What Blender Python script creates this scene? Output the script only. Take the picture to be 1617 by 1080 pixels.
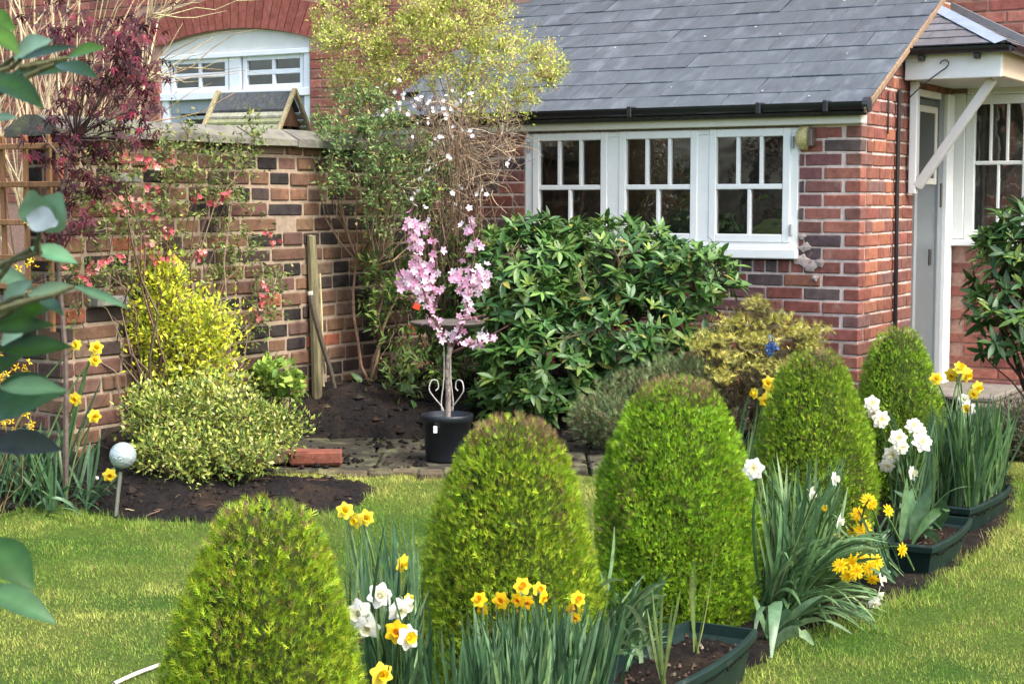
import bpy, math
import numpy as np
from mathutils import Matrix, Vector

for _o in list(bpy.data.objects):
    bpy.data.objects.remove(_o)
scene = bpy.context.scene
COL = scene.collection

# ------------------------------------------------------------------ camera, world, sun, exposure
F_PX, CX, CY, EYE = 2600.0, 808.5, 540.0, 1.35
PITCH = math.atan(220.0 / F_PX)
cam_data = bpy.data.cameras.new('camera')
cam_data.sensor_width = 36.0
cam_data.lens = F_PX / 1617.0 * 36.0
cam_data.clip_start = 0.05
cam_data.clip_end = 500.0
cam_data.dof.use_dof = True
cam_data.dof.focus_distance = 6.5
cam_data.dof.aperture_fstop = 24.0
cam = bpy.data.objects.new('camera', cam_data)
cam.location = (0, 0, EYE)
cam.rotation_euler = (math.pi / 2 - PITCH, 0, 0)
COL.objects.link(cam)
scene.camera = cam

SUN_DIR = Vector((0.62, -0.50, 1.05)).normalized()      # towards the sun
world = bpy.data.worlds.new('World')
scene.world = world
world.use_nodes = True
wn = world.node_tree
wn.nodes.clear()
sky = wn.nodes.new('ShaderNodeTexSky')
sky.sky_type = 'NISHITA'
sky.sun_disc = False
sky.sun_elevation = math.asin(SUN_DIR.z)
sky.sun_rotation = math.atan2(SUN_DIR.x, SUN_DIR.y)
sky.air_density = 1.0
sky.dust_density = 4.0
sky.ozone_density = 0.6
bg = wn.nodes.new('ShaderNodeBackground')
bg.inputs['Strength'].default_value = 0.15
wo = wn.nodes.new('ShaderNodeOutputWorld')
wn.links.new(sky.outputs[0], bg.inputs['Color'])
wn.links.new(bg.outputs[0], wo.inputs['Surface'])

sun_data = bpy.data.lights.new('sun', 'SUN')
sun_data.energy = 1.3
sun_data.angle = math.radians(22)
sun_data.color = (1.0, 0.97, 0.93)
sun = bpy.data.objects.new('sun', sun_data)
sun.rotation_euler = SUN_DIR.to_track_quat('Z', 'Y').to_euler()
sun.location = (6, -4, 10)
COL.objects.link(sun)

scene.view_settings.view_transform = 'Standard'
scene.view_settings.look = 'None'
scene.view_settings.exposure = 1.68
scene.view_settings.gamma = 1.0
scene.view_settings.use_curve_mapping = False
scene.render.engine = 'CYCLES'
scene.cycles.max_bounces = 6
scene.cycles.diffuse_bounces = 3
scene.cycles.glossy_bounces = 3
scene.cycles.transmission_bounces = 4
scene.cycles.transparent_max_bounces = 8
scene.cycles.use_denoising = True

# ------------------------------------------------------------------ geometry helpers
RNG = np.random.default_rng(11)
SP, CP = math.sin(PITCH), math.cos(PITCH)
A3 = lambda *a: np.array(a, float)

def ray(px, py):
    x, y = (px - CX) / F_PX, -(py - CY) / F_PX
    return A3(x, CP + y * SP, -SP + y * CP)

def at(px, py, Y):
    """the place that stands Y metres in front of the camera behind this spot of the photo"""
    d = ray(px, py)
    return A3(0, 0, EYE) + d * (Y / d[1])

def G(px, py, z=0.0):
    d = ray(px, py)
    return A3(0, 0, EYE) + d * ((z - EYE) / d[2])

def proj(P):
    P = np.asarray(P, float) - A3(0, 0, EYE)
    f = P[..., 1] * CP - P[..., 2] * SP
    u = P[..., 1] * SP + P[..., 2] * CP
    return CX + F_PX * P[..., 0] / f, CY - F_PX * u / f

class MB:
    def __init__(self):
        self.v, self.f3, self.f4, self.c, self.n = [], [], [], [], 0
    def add(self, V, F, col=(.5, .5, .5)):
        V = np.asarray(V, float).reshape(-1, 3)
        for f in (F if isinstance(F, (list, tuple)) and len(F) and isinstance(F[0], np.ndarray) else [np.asarray(F, int)]):
            if f.size:
                (self.f3 if f.shape[1] == 3 else self.f4).append(f + self.n)
        col = np.asarray(col, float)
        self.c.append(np.broadcast_to(col, (len(V), 3)) if col.ndim == 1 else col)
        self.v.append(V)
        self.n += len(V)
        return self
    def mesh(self, name, mat, smooth=False, offset=None):
        V = np.concatenate(self.v)
        if offset is not None:
            V = V - offset
        C = np.concatenate(self.c)
        f3 = np.concatenate(self.f3) if self.f3 else np.zeros((0, 3), int)
        f4 = np.concatenate(self.f4) if self.f4 else np.zeros((0, 4), int)
        me = bpy.data.meshes.new(name)
        me.vertices.add(len(V))
        me.vertices.foreach_set('co', V.astype(np.float32).ravel())
        loops = np.concatenate([f3.ravel(), f4.ravel()]).astype(np.int32)
        me.loops.add(len(loops))
        me.loops.foreach_set('vertex_index', loops)
        me.polygons.add(len(f3) + len(f4))
        starts = np.concatenate([np.arange(len(f3)) * 3, len(f3) * 3 + np.arange(len(f4)) * 4]).astype(np.int32)
        me.polygons.foreach_set('loop_start', starts)
        me.polygons.foreach_set('use_smooth', np.full(len(starts), bool(smooth)))
        a = me.attributes.new('Col', 'FLOAT_COLOR', 'POINT')
        a.data.foreach_set('color', np.concatenate([C, np.ones((len(C), 1))], 1).astype(np.float32).ravel())
        me.materials.append(mat)
        me.update(calc_edges=True)
        return me
    def build(self, name, mat, parent=None, smooth=False, world=False):
        off = root_loc(parent) if (world and parent is not None) else None
        return link(name, self.mesh(name, mat, smooth, off), parent)

def root_loc(o):
    while o.parent is not None:
        o = o.parent
    return np.array(o.location)

def link(name, data, parent=None, M=None):
    o = bpy.data.objects.new(name, data)
    COL.objects.link(o)
    if parent is not None:
        o.parent = parent
    if M is not None:
        o.matrix_basis = M
    return o

def tag(o, label=None, cat=None, group=None, kind=None):
    if label: o['label'] = label
    if cat: o['category'] = cat
    if group: o['group'] = group
    if kind: o['kind'] = kind
    return o

def thing(name, label, cat, loc=(0, 0, 0), rotz=0.0, group=None):
    o = link(name, None)
    o.empty_display_size = 0.1
    o.location = [float(q) for q in loc]
    o.rotation_euler = (0, 0, rotz)
    return tag(o, label, cat, group)

BOXF = np.array([[0, 2, 3, 1], [4, 5, 7, 6], [0, 1, 5, 4], [2, 6, 7, 3], [0, 4, 6, 2], [1, 3, 7, 5]])
def boxv(x0, x1, y0, y1, z0, z1):
    return np.array([[x, y, z] for z in (z0, z1) for y in (y0, y1) for x in (x0, x1)], float)
def box(mb, x0, x1, y0, y1, z0, z1, col=(.5, .5, .5)):
    mb.add(boxv(x0, x1, y0, y1, z0, z1), BOXF, col)

def _cbox_topology():
    idx = lambda sx, sy, sz, a: ((sx * 2 + sy) * 2 + sz) * 3 + a
    q, t = [], []
    for a in range(3):
        b, c = (a + 1) % 3, (a + 2) % 3
        for s in (0, 1):
            ring = []
            for (sb, sc) in ((0, 0), (1, 0), (1, 1), (0, 1)):
                k = [0, 0, 0]; k[a] = s; k[b] = sb; k[c] = sc
                ring.append(idx(*k, a))
            q.append(ring if s else ring[::-1])
        for sb in (0, 1):
            for sc in (0, 1):
                k0 = [0, 0, 0]; k0[b] = sb; k0[c] = sc
                k1 = list(k0); k1[a] = 1
                r = [idx(*k0, b), idx(*k1, b), idx(*k1, c), idx(*k0, c)]
                q.append(r if (sb != sc) else r[::-1])
    for sx in (0, 1):
        for sy in (0, 1):
            for sz in (0, 1):
                r = [idx(sx, sy, sz, a) for a in range(3)]
                t.append(r if (sx + sy + sz) % 2 else r[::-1])
    return np.array(q), np.array(t)
CBQ, CBT = _cbox_topology()
def cboxv(x0, x1, y0, y1, z0, z1, b):
    out = []
    lo, hi = (x0, y0, z0), (x1, y1, z1)
    for sx in (0, 1):
        for sy in (0, 1):
            for sz in (0, 1):
                s = (sx, sy, sz)
                for a in range(3):
                    out.append([(hi[k] - (0 if k == a else b)) if s[k] else (lo[k] + (0 if k == a else b)) for k in range(3)])
    return np.array(out, float)
def cbox(mb, x0, x1, y0, y1, z0, z1, b=.004, col=(.5, .5, .5), M=None):
    b = min(b, abs(x1 - x0) * .45, abs(y1 - y0) * .45, abs(z1 - z0) * .45)
    V = cboxv(x0, x1, y0, y1, z0, z1, b)
    if M is not None:
        V = V @ np.array(M.to_3x3()).T + np.array(M.translation)
    mb.add(V, [CBQ, CBT], col)

def bar(mb, p0, p1, w, h, up=(0, 0, 1), b=.003, col=(.5, .5, .5)):
    """squared bar from p0 to p1"""
    p0, p1 = A3(*p0), A3(*p1)
    d = p1 - p0; L = np.linalg.norm(d); d /= L
    x = np.cross(d, A3(*up)); x /= np.linalg.norm(x)
    z = np.cross(x, d)
    V = cboxv(-w / 2, w / 2, 0, L, -h / 2, h / 2, min(b, w * .4, h * .4))
    mb.add(V @ np.array([x, d, z]) + p0, [CBQ, CBT], col)

def tubes(mb, paths, radii, sides=4, col=(.2, .12, .07)):
    """many tubes at once: paths (N,m,3), radii (N,m)"""
    P = np.asarray(paths, float)
    if P.ndim == 2: P = P[None]
    N, m, _ = P.shape
    R = np.broadcast_to(np.asarray(radii, float), (N, m))
    T = np.gradient(P, axis=1)
    T /= np.linalg.norm(T, axis=2, keepdims=True) + 1e-9
    ref = np.where(np.abs(T[:, :1, 2:3]) > .8, A3(1, 0.1, 0)[None, None], A3(0.1, 0, 1)[None, None])
    X = np.cross(T, np.broadcast_to(ref, T.shape)); X /= np.linalg.norm(X, axis=2, keepdims=True) + 1e-9
    Yv = np.cross(T, X)
    a = np.arange(sides) * 2 * math.pi / sides
    V = P[:, :, None] + R[:, :, None, None] * (np.cos(a)[None, None, :, None] * X[:, :, None] + np.sin(a)[None, None, :, None] * Yv[:, :, None])
    i = np.arange(m - 1)[:, None] * sides; j = np.arange(sides)[None]; k = (j + 1) % sides
    f = np.stack([i + j, i + k, i + sides + k, i + sides + j], -1).reshape(-1, 4)
    Fa = (f[None] + (np.arange(N) * m * sides)[:, None, None]).reshape(-1, 4)
    caps = []
    if sides == 4:
        c0 = np.array([[3, 2, 1, 0]]); c1 = np.array([[0, 1, 2, 3]]) + (m - 1) * sides
        caps = (np.concatenate([c0, c1])[None] + (np.arange(N) * m * sides)[:, None, None]).reshape(-1, 4)
        Fa = np.concatenate([Fa, caps])
    col = np.asarray(col, float)
    if col.ndim == 2:
        col = np.repeat(col, m * sides, axis=0)
    mb.add(V.reshape(-1, 3), Fa, col)

def arcs(p0, p1, m=6, bow=0.15, sag=0.0, rng=RNG, wob=.02):
    """bent paths from p0 to p1 (N,3)"""
    p0, p1 = np.atleast_2d(p0), np.atleast_2d(p1)
    N = max(len(p0), len(p1))
    p0, p1 = np.broadcast_to(p0, (N, 3)), np.broadcast_to(p1, (N, 3))
    L = np.linalg.norm(p1 - p0, axis=1)[:, None]
    mid = (p0 + p1) / 2 + rng.normal(size=(N, 3)) * L * bow + A3(0, 0, 1) * L * sag
    t = np.linspace(0, 1, m)[None, :, None]
    P = (1 - t) ** 2 * p0[:, None] + 2 * t * (1 - t) * mid[:, None] + t ** 2 * p1[:, None]
    w = rng.normal(size=P.shape) * (wob * L)[:, None]
    w[:, 0] = 0
    return P + w

def spline(pts, n=16):
    """smooth line through points (Catmull-Rom)"""
    p = np.asarray(pts, float)
    p = np.concatenate([[2 * p[0] - p[1]], p, [2 * p[-1] - p[-2]]])
    out = []
    seg = len(p) - 3
    for i in range(n):
        u = i / (n - 1) * seg; k = min(int(u), seg - 1); t = u - k
        a, b, c, d = p[k:k + 4]
        out.append(.5 * (2 * b + (c - a) * t + (2 * a - 5 * b + 4 * c - d) * t * t + (3 * b - a - 3 * c + d) * t ** 3))
    return np.array(out)

def lathe(mb, prof, n=24, col=(.5, .5, .5), centre=(0, 0, 0), cap=True):
    pr = np.asarray(prof, float); m = len(pr)
    a = np.arange(n) * 2 * math.pi / n
    V = np.stack([pr[:, None, 0] * np.cos(a), pr[:, None, 0] * np.sin(a), np.broadcast_to(pr[:, None, 1], (m, n))], -1).reshape(-1, 3) + A3(*centre)
    i = np.arange(m - 1)[:, None] * n; j = np.arange(n)[None]; k = (j + 1) % n
    mb.add(V, np.stack([i + j, i + k, i + n + k, i + n + j], -1).reshape(-1, 4), col)

def prism(mb, poly, y0, y1, col=(.5, .5, .5), axis='y'):
    """polygon in (x,z) given as convex outline, pushed from y0 to y1"""
    p = np.asarray(poly, float); n = len(p)
    mk = (lambda y: np.stack([p[:, 0], np.full(n, y), p[:, 1]], 1)) if axis == 'y' else (lambda y: np.stack([np.full(n, y), p[:, 0], p[:, 1]], 1))
    V = np.concatenate([mk(y0), mk(y1)])
    tri = np.array([[0, i, i + 1] for i in range(1, n - 1)])
    j = np.arange(n); k = (j + 1) % n
    mb.add(V, [tri, tri[:, ::-1] + n, np.stack([j, j + n, k + n, k], 1)], col)

def leaf_tpl(nseg=4, width=.3, fold=.12, curl=.12, power=.8, tip=.002):
    """a leaf of length 1 along +y, face up +z"""
    t = np.linspace(0, 1, nseg + 1)
    w = width / 2 * np.maximum(np.sin(np.pi * t ** power), .03)
    w[-1] = tip; w[0] = width * .06
    V = []
    for ti, wi in zip(t, w):
        z = -curl * ti * ti
        V += [[-wi, ti, z + fold * wi * 2], [0, ti, z], [wi, ti, z + fold * wi * 2]]
    f = []
    for i in range(nseg):
        a = i * 3
        f += [[a, a + 1, a + 4, a + 3], [a + 1, a + 2, a + 5, a + 4]]
    return np.array(V), np.array(f)
DIAMOND = (np.array([[0, 0, 0], [-.24, .42, .05], [.24, .42, .05], [0, 1, -.06], [0, .45, -.03]]), np.array([[0, 4, 1], [0, 2, 4], [1, 4, 3], [4, 2, 3]]))
SPRIG = (np.array([[-.05, 0, 0], [.05, 0, 0], [0, 1, -.05],
                   [-.02, .15, 0], [-.05, .32, 0], [-.40, .62, .05],
                   [.02, .2, 0], [.05, .38, 0], [.38, .72, .05],
                   [-.02, .42, 0], [-.04, .58, 0], [-.28, .92, -.02],
                   [.02, .5, 0], [.04, .66, 0], [.25, .98, -.02]]),
         np.array([[0, 1, 2], [3, 4, 5], [7, 6, 8], [9, 10, 11], [13, 12, 14]]))
def star_tpl():
    """palmate maple leaf of five pointed lobes, drooping"""
    V, f = [[0, 0, 0]], []
    for a, L in ((-100, .45), (-50, .75), (0, 1.0), (50, .75), (100, .45)):
        a = math.radians(a)
        d = A3(math.sin(a), math.cos(a), 0); s = A3(d[1], -d[0], 0)
        b = len(V)
        V += [list(d * L * .42 - s * L * .13 + A3(0, 0, .03)), list(d * L + A3(0, 0, -.12)), list(d * L * .42 + s * L * .13 + A3(0, 0, .03))]
        f += [[0, b, b + 2], [b, b + 1, b + 2]]
    return np.array(V), np.array(f)
STAR = star_tpl()

def frames(d, n):
    d = d / (np.linalg.norm(d, axis=1, keepdims=True) + 1e-9)
    n = n - (n * d).sum(1, keepdims=True) * d
    n = n / (np.linalg.norm(n, axis=1, keepdims=True) + 1e-9)
    x = np.cross(d, n)
    return np.stack([x, d, n], 1)          # rows are the local axes in the world

def inst(mb, tpl, pos, d, n, scale, cols):
    TV, TF = tpl
    N = len(pos)
    R = frames(d, n)
    sc = np.asarray(scale, float)
    sc = np.broadcast_to(sc, (N,)) if sc.ndim < 2 else sc
    Vt = (TV[None] * (sc[:, None, None] if sc.ndim == 1 else sc[:, None, :]))
    V = np.einsum('nvi,nij->nvj', Vt, R) + pos[:, None]
    F = (TF[None] + (np.arange(N) * len(TV))[:, None, None]).reshape(-1, TF.shape[1])
    mb.add(V.reshape(-1, 3), F, np.repeat(np.broadcast_to(cols, (N, 3)), len(TV), axis=0))

def palette(N, pal, jit=.18, rng=RNG):
    cols = np.array([c for c, w in pal]); w = np.array([w for c, w in pal], float)
    c = cols[rng.choice(len(cols), N, p=w / w.sum())]
    return np.clip(c * (1 + rng.normal(size=(N, 1)) * jit) * (1 + rng.normal(size=(N, 3)) * jit * .25), .002, .95)

def blob_points(blobs, N, shell=.5, rng=RNG):
    """points in ellipsoids (centre, radii); returns points and outward directions"""
    c = np.array([b[0] for b in blobs], float); r = np.array([b[1] for b in blobs], float)
    w = (r[:, 0] * r[:, 1] * r[:, 2]) ** .75
    k = rng.choice(len(blobs), N, p=w / w.sum())
    d = rng.normal(size=(N, 3)); d /= np.linalg.norm(d, axis=1, keepdims=True)
    rad = (shell + (1 - shell) * rng.random((N, 1)) ** .6)
    lump = 1 + .12 * np.sin(d[:, :1] * 7 + k[:, None] * 2) * np.cos(d[:, 2:3] * 6 + k[:, None])
    P = c[k] + d * r[k] * rad * lump
    o = d / r[k]; o /= np.linalg.norm(o, axis=1, keepdims=True)
    return P, o

def leaf_objects(name, tpl, pos, d, n, scale, cols, mat, parent, n_obj, rng=RNG, variants=10, smooth=True, rest='foliage', rest_tpl=None):
    """the leaves that show largest as objects of their own, the others joined into one part"""
    N = len(pos)
    sc = np.broadcast_to(np.asarray(scale, float), (N,))
    x, y = proj(pos)
    depth = pos[:, 1]
    vis = (x > -20) & (x < 1640) & (y > -20) & (y < 1100)
    score = np.where(vis, 0, 10) + depth - n[:, 1] * -.1
    order = np.argsort(score)
    big = order[:n_obj]
    big = big[vis[big]]
    R = frames(d, n)
    off = root_loc(parent)
    vi = rng.integers(0, variants, len(big))
    me = []
    for v in range(variants):
        src = big[vi == v]
        c = cols[src[0]] if len(src) else (.1, .2, .05)
        T = tpl[0].copy()
        T[:, 2] *= rng.uniform(.6, 1.5)
        T[:, 0] *= rng.uniform(.88, 1.12)
        me.append(MB().add(T, tpl[1], c).mesh(name, mat, smooth))
    for i, v in zip(big, vi):
        M = np.eye(4); M[:3, :3] = R[i].T * sc[i]; M[:3, 3] = pos[i] - off
        link(name, me[v], parent, Matrix(M.tolist()))
    keep = np.ones(N, bool); keep[big] = False
    if keep.any():
        mb = MB(); inst(mb, rest_tpl or tpl, pos[keep], d[keep], n[keep], sc[keep], cols[keep])
        tag(mb.build(rest, mat, parent, smooth, world=True), kind='stuff')

# ------------------------------------------------------------------ materials
def new_mat(name):
    m = bpy.data.materials.new(name); m.use_nodes = True
    nt = m.node_tree; nt.nodes.clear()
    out = nt.nodes.new('ShaderNodeOutputMaterial')
    return m, nt, out
def nd(nt, t, **kw):
    n = nt.nodes.new(t)
    for k, v in kw.items():
        if k in n.inputs.keys(): n.inputs[k].default_value = v
        else: setattr(n, k, v)
    return n

def leaf_mat(name, rough=.5, trans=.28, spec=.4, mottle=.25, nscale=60):
    m, nt, out = new_mat(name)
    L = nt.links.new
    a = nd(nt, 'ShaderNodeAttribute', attribute_name='Col')
    tc = nd(nt, 'ShaderNodeTexCoord')
    ns = nd(nt, 'ShaderNodeTexNoise', Scale=nscale, Detail=2.0)
    L(tc.outputs['Object'], ns.inputs['Vector'])
    mr = nd(nt, 'ShaderNodeMapRange'); mr.inputs[1].default_value = .3; mr.inputs[2].default_value = .7
    mr.inputs[3].default_value = 1 - mottle; mr.inputs[4].default_value = 1 + mottle
    L(ns.outputs['Fac'], mr.inputs[0])
    mx = nd(nt, 'ShaderNodeVectorMath', operation='SCALE')
    L(a.outputs['Color'], mx.inputs[0]); L(mr.outputs[0], mx.inputs['Scale'])
    p = nd(nt, 'ShaderNodeBsdfPrincipled', Roughness=rough)
    p.inputs['Specular IOR Level'].default_value = spec
    L(mx.outputs[0], p.inputs['Base Color'])
    t = nd(nt, 'ShaderNodeBsdfTranslucent')
    L(mx.outputs[0], t.inputs['Color'])
    ms = nd(nt, 'ShaderNodeMixShader'); ms.inputs[0].default_value = trans
    L(p.outputs[0], ms.inputs[1]); L(t.outputs[0], ms.inputs[2])
    L(ms.outputs[0], out.inputs['Surface'])
    return m

def col_mat(name, rough=.7, spec=.3, mottle=.25, nscale=30, bump=.3, bscale=120, metallic=0.0, stretch=(1, 1, 1), tint=None, tint_scale=6, tint_lo=.55, tint_hi=.7, bdist=.004, coat=0.0):
    """colour from the Col attribute, broken up by noise, with fine relief and optional stains"""
    m, nt, out = new_mat(name)
    L = nt.links.new
    a = nd(nt, 'ShaderNodeAttribute', attribute_name='Col')
    tc = nd(nt, 'ShaderNodeTexCoord')
    oi = nd(nt, 'ShaderNodeObjectInfo')
    mul = nd(nt, 'ShaderNodeMath', operation='MULTIPLY'); mul.inputs[1].default_value = 37.0
    L(oi.outputs['Random'], mul.inputs[0])
    mp = nd(nt, 'ShaderNodeMapping'); mp.inputs['Scale'].default_value = stretch
    L(tc.outputs['Object'], mp.inputs['Vector'])
    ad = nd(nt, 'ShaderNodeVectorMath', operation='ADD')
    L(mp.outputs[0], ad.inputs[0]); L(mul.outputs[0], ad.inputs[1])
    ns = nd(nt, 'ShaderNodeTexNoise', Scale=nscale, Detail=6.0, Roughness=.65)
    L(ad.outputs[0], ns.inputs['Vector'])
    mr = nd(nt, 'ShaderNodeMapRange'); mr.inputs[1].default_value = .3; mr.inputs[2].default_value = .7
    mr.inputs[3].default_value = 1 - mottle; mr.inputs[4].default_value = 1 + mottle
    L(ns.outputs['Fac'], mr.inputs[0])
    mx = nd(nt, 'ShaderNodeVectorMath', operation='SCALE')
    L(a.outputs['Color'], mx.inputs[0]); L(mr.outputs[0], mx.inputs['Scale'])
    colour = mx.outputs[0]
    if tint is not None:
        n2 = nd(nt, 'ShaderNodeTexNoise', Scale=tint_scale, Detail=8.0, Roughness=.7)
        L(ad.outputs[0], n2.inputs['Vector'])
        m2 = nd(nt, 'ShaderNodeMapRange'); m2.inputs[1].default_value = tint_lo; m2.inputs[2].default_value = tint_hi
        L(n2.outputs['Fac'], m2.inputs[0])
        mm = nd(nt, 'ShaderNodeMix', data_type='RGBA')
        L(m2.outputs[0], mm.inputs[0]); L(colour, mm.inputs[6]); mm.inputs[7].default_value = (*tint, 1)
        colour = mm.outputs[2]
    p = nd(nt, 'ShaderNodeBsdfPrincipled', Roughness=rough, Metallic=metallic)
    p.inputs['Specular IOR Level'].default_value = spec
    L(colour, p.inputs['Base Color'])
    if coat: p.inputs['Coat Weight'].default_value = coat
    if bump:
        n3 = nd(nt, 'ShaderNodeTexNoise', Scale=bscale, Detail=5.0, Roughness=.6)
        L(ad.outputs[0], n3.inputs['Vector'])
        b = nd(nt, 'ShaderNodeBump', Strength=bump, Distance=bdist)
        L(n3.outputs['Fac'], b.inputs['Height']); L(b.outputs[0], p.inputs['Normal'])
    L(p.outputs[0], out.inputs['Surface'])
    return m

M_LEAF = leaf_mat('leaf', .55, .30, .3)
M_LEAFG = leaf_mat('glossy_leaf', .42, .15, .38, .2, 25)
M_CAMEL = leaf_mat('camellia_leaf', .26, .07, .22, .25, 45)
M_CONIF = leaf_mat('conifer_spray', .55, .22, .35, .2, 30)
M_GRASS = leaf_mat('grass_blade', .6, .3, .2, .2, 8)
M_STRAP = leaf_mat('strap_leaf', .40, .22, .5, .25, 45)
M_PETAL = leaf_mat('petal', .55, .35, .2, .06, 80)
M_BARK = col_mat('bark', .85, .15, .35, 40, .6, 90)
M_BRICK = col_mat('brick', .85, .2, .32, 22, .55, 160, tint=(.36, .27, .22), tint_scale=9, tint_lo=.60, tint_hi=.80)
M_OLDBRICK = col_mat('old_brick', .9, .15, .4, 20, .8, 110, tint=(.055, .047, .038), tint_scale=5, tint_lo=.50, tint_hi=.74)
M_MORTAR = col_mat('mortar', .95, .1, .25, 30, .7, 140, tint=(.2, .16, .12), tint_scale=4, tint_lo=.55, tint_hi=.8)
M_SLATE = col_mat('slate', .5, .4, .22, 14, .35, 70, stretch=(1, .35, 1), tint=(.20, .225, .265), tint_scale=9, tint_lo=.52, tint_hi=.85)
M_PAINT = col_mat('paint', .42, .4, .05, 9, .12, 60, tint=(.55, .56, .5), tint_scale=5, tint_lo=.62, tint_hi=.95)
M_BLACK = col_mat('black_plastic', .35, .5, .2, 12, .1, 60)
M_PLASTIC = col_mat('planter_plastic', .55, .25, .25, 9, .15, 90, tint=(.07, .09, .07), tint_scale=14, tint_lo=.58, tint_hi=.8)
M_STONE = col_mat('stone', .9, .2, .35, 12, .8, 70, tint=(.16, .17, .08), tint_scale=6, tint_lo=.5, tint_hi=.72, bdist=.008)
M_WOOD = col_mat('weathered_wood', .85, .15, .35, 14, .5, 60, stretch=(4, 4, .5), tint=(.17, .19, .09), tint_scale=8, tint_lo=.55, tint_hi=.8)
M_SOIL = col_mat('soil', .95, .12, .5, 24, 1.0, 60, tint=(.045, .03, .02), tint_scale=5, tint_lo=.5, tint_hi=.7, bdist=.02)
M_METAL = col_mat('painted_metal', .45, .5, .2, 25, .15, 80)
M_LEAD = col_mat('lead', .45, .5, .2, 12, .2, 40)
M_FABRIC = col_mat('dark_fabric', .9, .1, .2, 20, .2, 80)

def glass_mat():
    m, nt, out = new_mat('window_glass')
    L = nt.links.new
    g = nd(nt, 'ShaderNodeBsdfGlossy', Roughness=.015); g.inputs['Color'].default_value = (1, 1, 1, 1)
    t = nd(nt, 'ShaderNodeBsdfTransparent'); t.inputs['Color'].default_value = (.82, .85, .83, 1)
    f = nd(nt, 'ShaderNodeFresnel', IOR=2.0)
    tc = nd(nt, 'ShaderNodeTexCoord')
    ns = nd(nt, 'ShaderNodeTexNoise', Scale=5.0, Detail=2.0)
    L(tc.outputs['Object'], ns.inputs['Vector'])
    b = nd(nt, 'ShaderNodeBump', Strength=.25, Distance=.01)
    L(ns.outputs['Fac'], b.inputs['Height']); L(b.outputs[0], g.inputs['Normal'])
    ms = nd(nt, 'ShaderNodeMixShader')
    L(f.outputs[0], ms.inputs[0]); L(t.outputs[0], ms.inputs[1]); L(g.outputs[0], ms.inputs[2])
    L(ms.outputs[0], out.inputs['Surface'])
    return m
M_GLASS = glass_mat()

def globe_mat():
    m, nt, out = new_mat('crackle_glass')
    L = nt.links.new
    p = nd(nt, 'ShaderNodeBsdfPrincipled', Roughness=.12)
    p.inputs['Base Color'].default_value = (.42, .50, .50, 1)
    p.inputs['Metallic'].default_value = .35
    tc = nd(nt, 'ShaderNodeTexCoord')
    v = nd(nt, 'ShaderNodeTexVoronoi', Scale=55.0, feature='DISTANCE_TO_EDGE')
    L(tc.outputs['Object'], v.inputs['Vector'])
    b = nd(nt, 'ShaderNodeBump', Strength=.9, Distance=.006)
    L(v.outputs['Distance'], b.inputs['Height']); L(b.outputs[0], p.inputs['Normal'])
    L(p.outputs[0], out.inputs['Surface'])
    return m
M_GLOBE = globe_mat()

def lawn_mat():
    m, nt, out = new_mat('lawn')
    L = nt.links.new
    tc = nd(nt, 'ShaderNodeTexCoord')
    n1 = nd(nt, 'ShaderNodeTexNoise', Scale=1.3, Detail=5.0, Roughness=.6)
    n2 = nd(nt, 'ShaderNodeTexNoise', Scale=70.0, Detail=4.0, Roughness=.7)
    for n in (n1, n2): L(tc.outputs['Object'], n.inputs['Vector'])
    r = nd(nt, 'ShaderNodeValToRGB')
    r.color_ramp.elements[0].position = .35; r.color_ramp.elements[0].color = (.045, .095, .015, 1)
    r.color_ramp.elements[1].position = .68; r.color_ramp.elements[1].color = (.12, .145, .03, 1)
    L(n1.outputs['Fac'], r.inputs[0])
    mr = nd(nt, 'ShaderNodeMapRange'); mr.inputs[1].default_value = .3; mr.inputs[2].default_value = .7; mr.inputs[3].default_value = .5; mr.inputs[4].default_value = 1.4
    L(n2.outputs['Fac'], mr.inputs[0])
    s = nd(nt, 'ShaderNodeVectorMath', operation='SCALE')
    L(r.outputs[0], s.inputs[0]); L(mr.outputs[0], s.inputs['Scale'])
    p = nd(nt, 'ShaderNodeBsdfPrincipled', Roughness=.95)
    p.inputs['Specular IOR Level'].default_value = .1
    L(s.outputs[0], p.inputs['Base Color'])
    b = nd(nt, 'ShaderNodeBump', Strength=1.0, Distance=.02)
    L(n2.outputs['Fac'], b.inputs['Height']); L(b.outputs[0], p.inputs['Normal'])
    L(p.outputs[0], out.inputs['Surface'])
    return m
M_LAWN = lawn_mat()

# ------------------------------------------------------------------ the plan: house axes, garden wall, row of conifers
TH = math.atan2(1520.0, 2600.0)                  # the house is turned about 30 degrees
AU = A3(math.cos(TH), -math.sin(TH), 0)          # along the house front, to the right
AV = A3(math.sin(TH), math.cos(TH), 0)           # away from the camera
C0 = A3(1.92, 9.10, 0)                           # the extension's outer corner
W0 = A3(-1.288, 8.63, 0)                         # a point on the garden wall's face
def HP(u, t, z=0.0): return C0 + AU * u + AV * t + A3(0, 0, z)
def WP(k, off=0.0, z=0.0): return W0 + AV * k + AU * off + A3(0, 0, z)
CONE = [(-.473, 3.13), (0.0, 4.35), (.53, 5.30), (1.168, 6.33), (1.76, 7.47)]

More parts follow.
